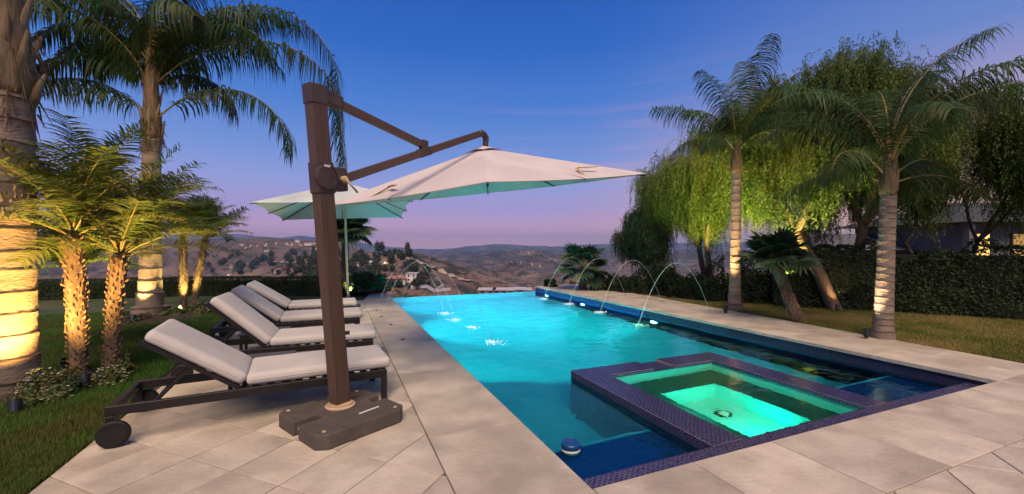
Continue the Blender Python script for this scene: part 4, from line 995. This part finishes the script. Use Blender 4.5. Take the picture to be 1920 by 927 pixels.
def shrub(label, loc, r, h, n, ls, lm, petals=None, npet=0, name='shrub', group=None):
    t = thing(name, label, 'shrub', (*loc, 0), 0, group)
    ph = ru(0, 50)
    def fn():
        q = ru(0, 6.283); z = ru(0, 1); e = math.acos(1 - z)
        dv = Vector((math.sin(e) * math.cos(q), math.sin(e) * math.sin(q), math.cos(e)))
        k = (.72 + .5 * noise.noise(dv * 1.8 + Vector((ph, 0, 0)))) * (1 - abs(random.gauss(0, .12)))
        return Vector((dv.x * r * k, dv.y * r * k, dv.z * h * k + .02)), dv
    b = MB(); leaves(b, n, fn, ls, .5); b.build('foliage', lm, t)
    b = MB()
    for k in range(7):
        q = k * .9; b.tube([(0, 0, 0), (r * .5 * math.cos(q), r * .5 * math.sin(q), h * .6)], [.012, .004], 4)
    b.build('stem', M['bark'], t)
    if petals:
        b = MB()
        for k in range(npet):
            p, dv = fn(); p = Vector(p) * 1.08; 
            for j in range(5):
                q = j * 1.2566; u = Vector((math.cos(q), math.sin(q), .35)); w = Vector((-math.sin(q), math.cos(q), 0)); s_ = ls * .42
                b.add([p, p + u * s_ * .6 + w * s_ * .35, p + u * s_, p + u * s_ * .6 - w * s_ * .35], [(0, 1, 2, 3)])
        struct(b.build('flower', petals, t), 'stuff')
    return t
# shrubs between right coping and hedge, and around the dark tree
i = 0
RS = [(1150, 549, .5, .55), (1185, 552, .55, .6), (1215, 553, .7, .95), (1245, 556, .6, 1.15), (1275, 560, .65, .85), (1300, 563, .6, .7), (1330, 566, .6, .8), (1350, 568, .6, 1.05), (1395, 571, .6, 1.15), (1425, 572, .6, 1.2), (1455, 573, .6, 1.25), (1490, 574, .6, 1.25), (1530, 575, .6, 1.25), (1030, 541, .3, .3), (1120, 545, .4, .42)]
ORD = 'farthest,second farthest,third farthest,fourth farthest,fifth farthest,sixth farthest,seventh farthest,eighth farthest,seventh nearest,sixth nearest,fifth nearest,fourth nearest,third nearest,second nearest,nearest'.split(',')
for kk, (x, y, r, h) in enumerate(sorted(RS)):
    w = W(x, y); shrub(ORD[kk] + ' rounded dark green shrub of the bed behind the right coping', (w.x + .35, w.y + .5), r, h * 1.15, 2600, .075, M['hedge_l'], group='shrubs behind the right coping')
w = W(1268, 556); shrub('pale flowering bush poking above the dark shrubs by the right coping', (w.x + .2, w.y + .6), .5, 1.55, 1500, .08, M['leafy'], M['petal'], 60)
# left flower beds
def bed(name, pts):
    b = MB(); n = len(pts); cx = sum(p[0] for p in pts) / n; cyy = sum(p[1] for p in pts) / n
    vs = [(p[0], p[1], .0) for p in pts] + [((p[0] + cx) / 2, (p[1] + cyy) / 2, .05 + ru(-.01, .01)) for p in pts] + [(cx, cyy, .06)]
    b.add(vs, [(i, (i + 1) % n, n + (i + 1) % n, n + i) for i in range(n)] + [(n + i, n + (i + 1) % n, 2 * n) for i in range(n)])
    return struct(b.build(name, M['soil'], smooth=True), 'stuff')
bp = [W(-120, 800), W(0, 765), W(80, 745), W(170, 730), W(240, 712), W(232, 690), W(150, 690), W(60, 700), W(-100, 720)]
bed('flower_bed', [(p.x, p.y) for p in bp])
bp = [W(200, 610), W(250, 613), W(320, 605), W(395, 594), W(380, 582), W(300, 583), W(220, 592)]
bed('flower_bed', [(p.x, p.y) for p in bp])
for (x, y, r, h, lm, pm, npt, lab) in (
    (75, 745, .17, .24, 'leafy', 'petal', 26, 'yellow green flowering plant beside the uplit trunk'), (120, 725, .17, .2, 'leafy', 'petalr', 22, 'low plant with reddish flowers by the uplit trunk'),
    (130, 738, .13, .16, 'dark_leaf', None, 0, 'small dark green plant between the flowering ones'), (205, 722, .16, .18, 'leafy', 'petal', 30, 'white flowering plant at the foot of the twin trunks'),
    (228, 705, .13, .2, 'leafy', 'petalr', 18, 'pink flowering plant right of the twin trunks'), (45, 765, .1, .1, 'leafy', 'petalr', 8, 'tiny sparse plant at the edge of the near flower bed'), (100, 752, .12, .13, 'leafy', 'petal', 14, 'low plant in front of the yellow green one')):
    w = W(x, y); shrub(lab, (w.x, w.y), r * 1.3, h * 1.25, 620, .036, M[lm], M[pm] if pm else None, npt * 2, name='flowering_plant')
for (x, y, r, h, pm, lab) in ((225, 600, .3, .2, None, 'dark low plant left of the tall palm'), (262, 604, .28, .16, 'petalr', 'reddish low plant in front of the tall palm'), (305, 596, .28, .26, 'petal', 'bright white flowering plant right of the tall palm'),
                         (328, 594, .25, .26, 'petal', 'white flowering plant left of the slim date palm'), (372, 588, .3, .28, 'petal', 'white flowering plant right of the slim date palm'), (392, 586, .25, .22, None, 'dark low plant at the right end of the far bed')):
    w = W(x, y); shrub(lab, (w.x, w.y), r, h, 600, .05, M['leafy' if pm == 'petal' else 'dark_leaf'], M[pm] if pm else None, 50, name='flowering_plant')
for k, (x, y, r, h) in enumerate([(672, 552, .4, .4), (700, 553, .35, .45), (715, 551, .35, .35), (612, 552, .4, .5), (560, 549, .5, .45)]):
    w = W(x, y); shrub(['leafy shrub right of the market umbrella pole', 'leafy shrub at the corner of the far deck', 'small shrub by the raised coping end', 'leafy shrub left of the market umbrella pole', 'grey green shrub at the hedge behind the loungers'][k], (w.x, w.y + .5), r, h, 1200, .07, M['dark_leaf'])

# uplights
w = W(24, 782)
spot((DL(3.72, -4.42).x, DL(3.72, -4.42).y, .02), (DL(4.25, -5.1).x, DL(4.25, -5.1).y, 2.4), 480, (1, .56, .15), 110, label='black cylinder uplight in front of the massive left palm trunk')
spot((*DL(4.35, -4.45).xy, .05), (*DL(4.7, -4.75).xy, 1.5), 15, (1, .62, .16), 90, label='uplight at the foot of the near twin trunked date palm')
spot((*DL(4.95, -5.3).xy, .05), (*DL(4.7, -4.85).xy, 1.7), 75, (1, .72, .16), 100, label='uplight behind the near twin trunked date palm')
spot((*DL(8.1, -7.35).xy, .05), (*DL(8.8, -7.6).xy, 2.0), 170, (1, .62, .2), 60, label='uplight at the tall palm behind the loungers')
spot((*DL(8.9, -7.05).xy, .05), (*DL(9.25, -7.2).xy, 2.2), 260, (1, .74, .2), 90, label='uplight at the slim date palm of the far bed')
spot((*DL(5.7, -5.9).xy, .05), (*DL(6.0, -6.3).xy, 1.3), 140, (1, .8, .12), 110, label='uplight under the small yellow glowing date palm')
spot((*DL(12.4, -4.8).xy, .05), (*DL(13.2, -5.2).xy, 1.3), 220, (1, .8, .25), 90, label='uplight behind the market umbrella pole')
spot((*DL(9.3, 4.75).xy, .05), (*DL(9.88, 5.2).xy, 2.4), 460, (1, .62, .26), 56, label='uplight at the slender palm beside the right coping')
spot((*DL(10.9, 5.5).xy, 1.15), (*DL(12.4, 6.25).xy, 3.6), 420, (1, .85, .2), 110, label='uplight under the yellow green pepper tree')
spot((*DL(9.5, 7.4).xy, .05), (*DL(10.3, 8.0).xy, 2.6), 14, (1, .66, .3), 80, label='uplight at the forked trunk of the big pepper tree')
spot((*DL(10.0, 8.6).xy, .6), (*DL(10.6, 8.0).xy, 5), 1300, (1, .88, .28), 95, label='uplight throwing yellow light into the big pepper tree')
spot((*DL(9.75, 6.35).xy, .1), (*DL(10.6, 7.2).xy, 4.6), 1000, (1, .88, .25), 66, label='added uplight on the lawn left of the forked trunk, brightening the big pepper tree')  # extra lamp, added to brighten the big pepper crown
spot((*DL(6.75, 5.72).xy, .05), (*DL(6.9, 6.1).xy, 3.0), 110, (1, .7, .42), 60, label='uplight left of the grey ringed palm on the right lawn')

# ------------------------------------------------------------------ grass blades
def grass(name, n, fn, h=.035, w=.004, m='blade'):
    V = np.zeros((n * 3, 3), np.float32); k = 0
    for i in range(n):
        x, y = fn(); a = ru(0, 6.28); hh = h * ru(.6, 1.4); lx, ly = ru(-.5, .5) * hh, ru(-.5, .5) * hh; ww = w
        c, s = math.cos(a) * ww, math.sin(a) * ww
        V[3 * i] = (x - c, y - s, -.012); V[3 * i + 1] = (x + c, y + s, -.012); V[3 * i + 2] = (x + lx, y + ly, hh)
    me = bpy.data.meshes.new(name); me.vertices.add(n * 3); me.vertices.foreach_set('co', V.ravel()); me.loops.add(n * 3); me.loops.foreach_set('vertex_index', np.arange(n * 3, dtype=np.int32)); me.polygons.add(n); me.polygons.foreach_set('loop_start', np.arange(0, n * 3, 3, dtype=np.int32)); me.update(); me.materials.append(M[m])
    o = link(name, me); o['kind'] = 'stuff'; o['label'] = 'short green grass of the lawn'; return o
def lfn():
    while 1:
        r = 1.9 + 10 * rnd() ** 1.7; l = -r * ru(.35, 1.28); w = DL(r, l)
        if w.y < 12.2 and w.x > -14 and w.x < (-1.725 if w.y < 4.4 else interp([(4.4, -1.73), (7, -1.91), (9, -1.96), (12.2, -1.91)], w.y)): return w.x, w.y
grass('grass', 110000, lfn, .042, .0042)
def rfn():
    while 1:
        r = 4.2 + 7 * rnd() ** 1.2; l = r * ru(.4, 1.3); w = DL(r, l)
        if w.x > xo(w.y) + .02 and w.x < 13: return w.x, w.y
grass('grass', 70000, rfn, .03, .005, 'blade_r')

# ------------------------------------------------------------------ pavilion beyond the right hedge
pv = thing('pavilion', 'neighbouring house with dark hipped roof and warm lit windows beyond the right hedge', 'house', (*DL(12.5, 15.2).xy, 0), -YAW)
M['stucco'] = mat('stucco', (.10, .10, .12), (.14, .135, .15), 3, .9)
b = MB(); b.box((1.2, 2.2, 1.0), (5.4, 4, 2.4)); b.build('wall', M['stucco'], pv)
b = MB(); b.add([(-2.0, -.4, 2.2), (4.4, -.4, 2.2), (4.4, 4.8, 2.2), (-2.0, 4.8, 2.2), (.4, 2.2, 3.0), (2.2, 2.2, 3.0)], [(0, 1, 5, 4), (1, 2, 5), (2, 3, 4, 5), (3, 0, 4), (3, 2, 1, 0)]); b.build('roof', mat('dark_roof', (.03, .035, .03), (.05, .055, .045), 6, .9), pv)
for k, x in enumerate((-1.1, .3, 1.7, 3.0)):
    b = MB(); b.box((x, .18, 1.15), (.75, .06, 1.5)); f_ = b.build('window', M['bronze_dark'], pv)
    for sx in (-1, 1):
        b = MB(); b.box((x + sx * .17, .14, 1.15), (.31, .02, 1.4)); b.build('pane', emit('lit_window', (1, .55, .15), 1.0 if k == 0 else .25), f_)
b = MB()
b.box((-1.75, -.2, 1.1), (.16, .16, 2.2)); b.build('column', M['stucco'], pv)
rw_ = thing('neighbour_house', 'long low grey roofed house beyond the right hedge', 'house', (*DL(16, 14.5).xy, 0), -YAW)
b = MB(); b.box((0, 0, .5), (7, 3, 1.7)); b.build('wall', M['stucco'], rw_)
b = MB(); b.add([(-3.8, -1.8, 1.35), (3.8, -1.8, 1.35), (3.8, 1.8, 1.35), (-3.8, 1.8, 1.35), (-2.6, 0, 1.95), (2.6, 0, 1.95)], [(0, 1, 5, 4), (1, 2, 5), (2, 3, 4, 5), (3, 0, 4), (3, 2, 1, 0)]); b.build('roof', mat('grey_roof', (.08, .08, .09), (.12, .12, .13), 6, .9), rw_)

# ------------------------------------------------------------------ hillside houses and trees
M['hwall'] = mat('pale_wall', (.62, .56, .52), (.7, .64, .6), .3, .9)
M['hroof'] = mat('clay_roof', (.24, .10, .075), (.32, .15, .11), .6, .9)
M['groof'] = mat('flat_roof', (.35, .33, .36), (.45, .43, .46), .4, .9)
M['wglass'] = mat('window_glass', (.03, .035, .05), None, rough=.15)
M['wlit'] = emit('warm_window', (1, .6, .25), 1.2)
def house(label, px, py, wpx, hpx, dep=8, roof='hip', lit=None, rot=0, wings=1, rm='hroof', group=None):
    P, d = land(px, py)
    if P is None: return
    Wm, Hm = wpx / F * d, hpx / F * d
    t = thing('hillside_house', label, 'house', (P.x, P.y, P.z - 1), -YAW + rot, group)
    b = MB(); b.box((0, dep / 2, Hm / 2 + .5), (Wm, dep, Hm + 1)); b.build('wall', M['hwall'], t)
    if roof == 'hip':
        e = Wm * .56; z = Hm + 1
        b = MB(); b.add([(-e, -.8, z), (e, -.8, z), (e, dep + .8, z), (-e, dep + .8, z), (-e * .6, dep / 2, z + Hm * .38), (e * .6, dep / 2, z + Hm * .38)], [(0, 1, 5, 4), (1, 2, 5), (2, 3, 4, 5), (3, 0, 4), (3, 2, 1, 0)]); b.build('roof', M[rm], t)
    else:
        b = MB(); b.box((0, dep / 2, Hm + 1.15), (Wm * 1.06, dep + 1, .3)); b.build('roof', M['groof'], t)
    nw = max(1, int(Wm / 3.2))
    for k in range(nw):
        for lv in range(2 if Hm > 4.5 else 1):
            x = -Wm / 2 + (k + .5) * Wm / nw; z = 1 + (Hm / 2 if Hm <= 4.5 else Hm * (.27 + .46 * lv))
            b = MB(); b.box((x, -.03, z), (1.3, .1, 1.4)); f_ = b.build('window', M['hwall'], t)
            b = MB(); b.box((x, -.1, z), (1.1, .06, 1.2)); b.build('pane', M['wlit'] if lit and (k, lv) in lit else M['wglass'], f_)
    if wings:
        b = MB(); b.box((-Wm * .62, dep * .6, Hm * .36), (Wm * .3, dep * .7, Hm * .72 + .7)); b.build('wing', M['hwall'], t)
        b = MB(); b.box((Wm * .2, dep * .4, Hm * 1.35), (.8, .8, 1.8)); b.build('chimney', M['hwall'], t)
    return t
house('white two storey house with red tiled roof on the hillside beyond the pool', 741, 538, 36, 13, 10, lit=((2, 0), (1, 0), (2, 1)))
house('white flat roofed block attached right of the red tiled hillside house', 771, 534, 20, 16, 8, roof='flat', wings=0)
house('dark roofed white house above the red tiled one', 699, 505, 22, 9, 8, rm='groof')
house('small house with a lit window beside the dark roofed one', 722, 498, 14, 6, 8, lit=((0, 0), (1, 0)))
house('pale house among trees on the skyline of the near hill', 728, 480, 14, 4, 8, wings=0)
house('long white house high on the left hill', 583, 461, 26, 4, 12, wings=0)
house('small white house at the left of the hilltop group', 557, 459, 8, 4, 10, wings=0)
house('low pale house under the hilltop group on the left hill', 590, 470, 16, 3.5, 10, roof='flat', wings=0)
house('white house low in the valley left of the umbrella pole', 518, 513, 9, 6, 8, wings=0)
house('lone white house in the valley between dark trees', 546, 512, 5, 6, 6, wings=0)
for k, (x, y, w_, h_) in enumerate([(912, 551, 30, 6), (945, 550, 40, 5), (975, 549, 22, 5), (990, 551, 12, 6)]):
    d = 120; P = PD(x, y, d); t = thing('flat_roofed_house', ['flat grey roofed building just past the infinity edge, leftmost', 'long flat building just past the infinity edge', 'white topped building past the infinity edge near the raised wall', 'small flat building touching the raised wall end past the infinity edge'][k], 'building', (P.x, P.y, P.z - 6), -YAW)
    Wm, Hm = w_ / F * d, h_ / F * d
    b = MB(); b.box((0, 3, (6 + Hm) / 2), (Wm, 6, 6 + Hm)); b.build('wall', mat('tan_wall', (.22, .16, .13), (.28, .2, .17), .5, .9), t)
    b = MB(); b.box((0, 3, 6 + Hm + .12), (Wm + .6, 6.6, .24)); b.build('roof', M['groof'], t)
    nwn = int(Wm / 2)
    for q_ in range(nwn):
        b = MB(); b.box((-Wm / 2 + (q_ + .5) * Wm / nwn, -.03, 6 + Hm * .45), (1, .08, .5)); b.build('window', M['wglass'], t)
for (x0, y0, x1, y1) in ((770, 546, 800, 540), (815, 551, 832, 541), (800, 540, 815, 552), (812, 549, 845, 545)):
    P, d = land(x0, y0); Q, d2 = land(x1, y1)
    if P and Q:
        b = MB(); b.bar(P + Vector((0, 0, .8)), Q + Vector((0, 0, .8)), .5, 1.8); tag(b.build('retaining_wall', M['groof']), 'pale retaining wall zigzagging down the slope beyond the pool', 'wall', 'retaining walls on the slope')
M['ftree'] = mat('far_tree', (.018, .028, .014), (.04, .052, .022), .4, .9)
tm = []
for v in range(4):
    b = MB(); ph = v * 17
    def fn():
        while 1:
            q = Vector((ru(-1, 1), ru(-1, 1), ru(-1, 1)))
            if .3 < q.length < 1: break
        k = .8 + .5 * noise.noise(q.normalized() * 2 + Vector((ph, 0, 0))); q = q * k
        return Vector((q.x, q.y, (q.z * .9 + 1.0) * (1.5 if v == 3 else 1))), q
    leaves(b, 420, fn, .30, .8); tm.append(b.mesh('hill_tree', M['ftree']))
cnt = 0
while cnt < 210:
    if cnt < 150: x, y = ru(560, 805), ru(474, 545)
    else: x, y = ru(380, 610), ru(482, 522)
    if abs(x - 752) < 36 and 512 < y < 540: continue
    if x > 770 and y < 480 + (x - 770) * .7: continue
    if cnt < 150 and x > 780 and rnd() < .5: continue
    P, d = land(x, y)
    if P is None: cnt += 1; continue
    s = ru(1.6, 3.4) * (1 if d < 400 else 1.9)
    o = link('hill_tree', random.choice(tm)); o.location = P - Vector((0, 0, s * .2)); o.scale = (s, s, s * ru(.9, 1.4)); o.rotation_euler = (0, 0, ru(0, 6))
    tag(o, 'dark bushy tree on the slopes beyond the garden', 'tree', 'trees on the far slopes'); cnt += 1
b = MB()
for k in range(900):
    x = ru(380, 1170); y = ru(474, 552); P, d = land(x, y)
    if P is None or d > 3000: continue
    if noise.noise(Vector((x / 30, y / 9, 0))) < -.05: continue
    s = ru(.6, 1.5) * max(1, d / 420)
    def fn2():
        q = Vector((ru(-1, 1), ru(-1, 1), ru(0, 1))).normalized() * s * ru(.5, 1); q.z *= .7
        return P + q, q
    leaves(b, 26, fn2, s * .6, .8)
sb_ = b.build('brush', M['ftree']); sb_['kind'] = 'stuff'; sb_['label'] = 'dark scrub scattered over the dry hills'
for nm, pts in (('dirt_road', [(442, 470), (470, 466), (500, 463), (530, 461), (556, 463), (590, 465)]), ('dirt_road', [(430, 506), (455, 498), (480, 492), (505, 490), (530, 494), (560, 496)]), ('dirt_road', [(745, 482), (770, 490), (795, 498), (820, 509), (850, 521), (880, 531)]), ('dirt_road', [(860, 486), (890, 492), (925, 497), (955, 493), (990, 497), (1020, 505)]), ('dirt_road', [(980, 475), (1000, 482), (1030, 486), (1050, 494)])):
    P = []
    for (x0, y0), (x1, y1) in zip(pts, pts[1:]):
        for k in range(10):
            p, d = land(x0 + (x1 - x0) * k / 10, y0 + (y1 - y0) * k / 10 + 1.2 * math.sin(k + x0))
            if p is not None: P.append(p + Vector((0, 0, .5)))
    if len(P) > 4:
        b = MB(); V = []
        for i, p in enumerate(P):
            t_ = (P[min(i + 1, len(P) - 1)] - P[max(0, i - 1)]); n_ = Vector((-t_.y, t_.x, 0)).normalized() * 2.6; V += [p - n_, p + n_]
        b.add(V, [(2 * i, 2 * i + 1, 2 * i + 3, 2 * i + 2) for i in range(len(P) - 1) if (P[i + 1] - P[i]).length < 90]); struct(b.build(nm, mat('dirt', (.30, .21, .15), (.36, .26, .19), .2, .95)))
for lb, x, y, w_, h_ in (('small pale house on the left end of the hilltop road', 452, 462, 8, 3), ('tiny house with red roof below the hilltop road', 500, 475, 8, 3.5), ('pale house halfway down the left hill by the trees', 470, 498, 9, 4), ('small house on the lower track of the left hill', 575, 492, 10, 4), ('house with a lit window at the left end of the valley', 430, 518, 9, 4), ('pale house between trees just left of the dark roofed one', 668, 500, 12, 6), ('little house on the crest of the near hill', 760, 478, 8, 3)):
    house(lb, x, y, w_, h_, 8, lit=((0, 0),) if 'lit' in lb else None, wings=0)
# ------------------------------------------------------------------ haze
HAZE = 1.5e-4
if HAZE:
    b = MB(); b.box((0, 0, 72), (16400, 16400, 290)); hz = b.build('haze', None) if False else None
    me = b.mesh('haze', []) ; hz = link('haze', me); hz['kind'] = 'stuff'; hz['label'] = 'thin violet evening haze over the valley'
    mh = bpy.data.materials.new('haze_air'); mh.use_nodes = True; ntt = mh.node_tree; ntt.nodes.clear(); o_ = N(ntt, 'ShaderNodeOutputMaterial'); pvn = N(ntt, 'ShaderNodeVolumePrincipled'); pvn.inputs['Density'].default_value = HAZE; pvn.inputs['Color'].default_value = (.50, .76, 1, 1); pvn.inputs['Anisotropy'].default_value = .35
    ntt.links.new(pvn.outputs[0], o_.inputs['Volume']); me.materials.append(mh)
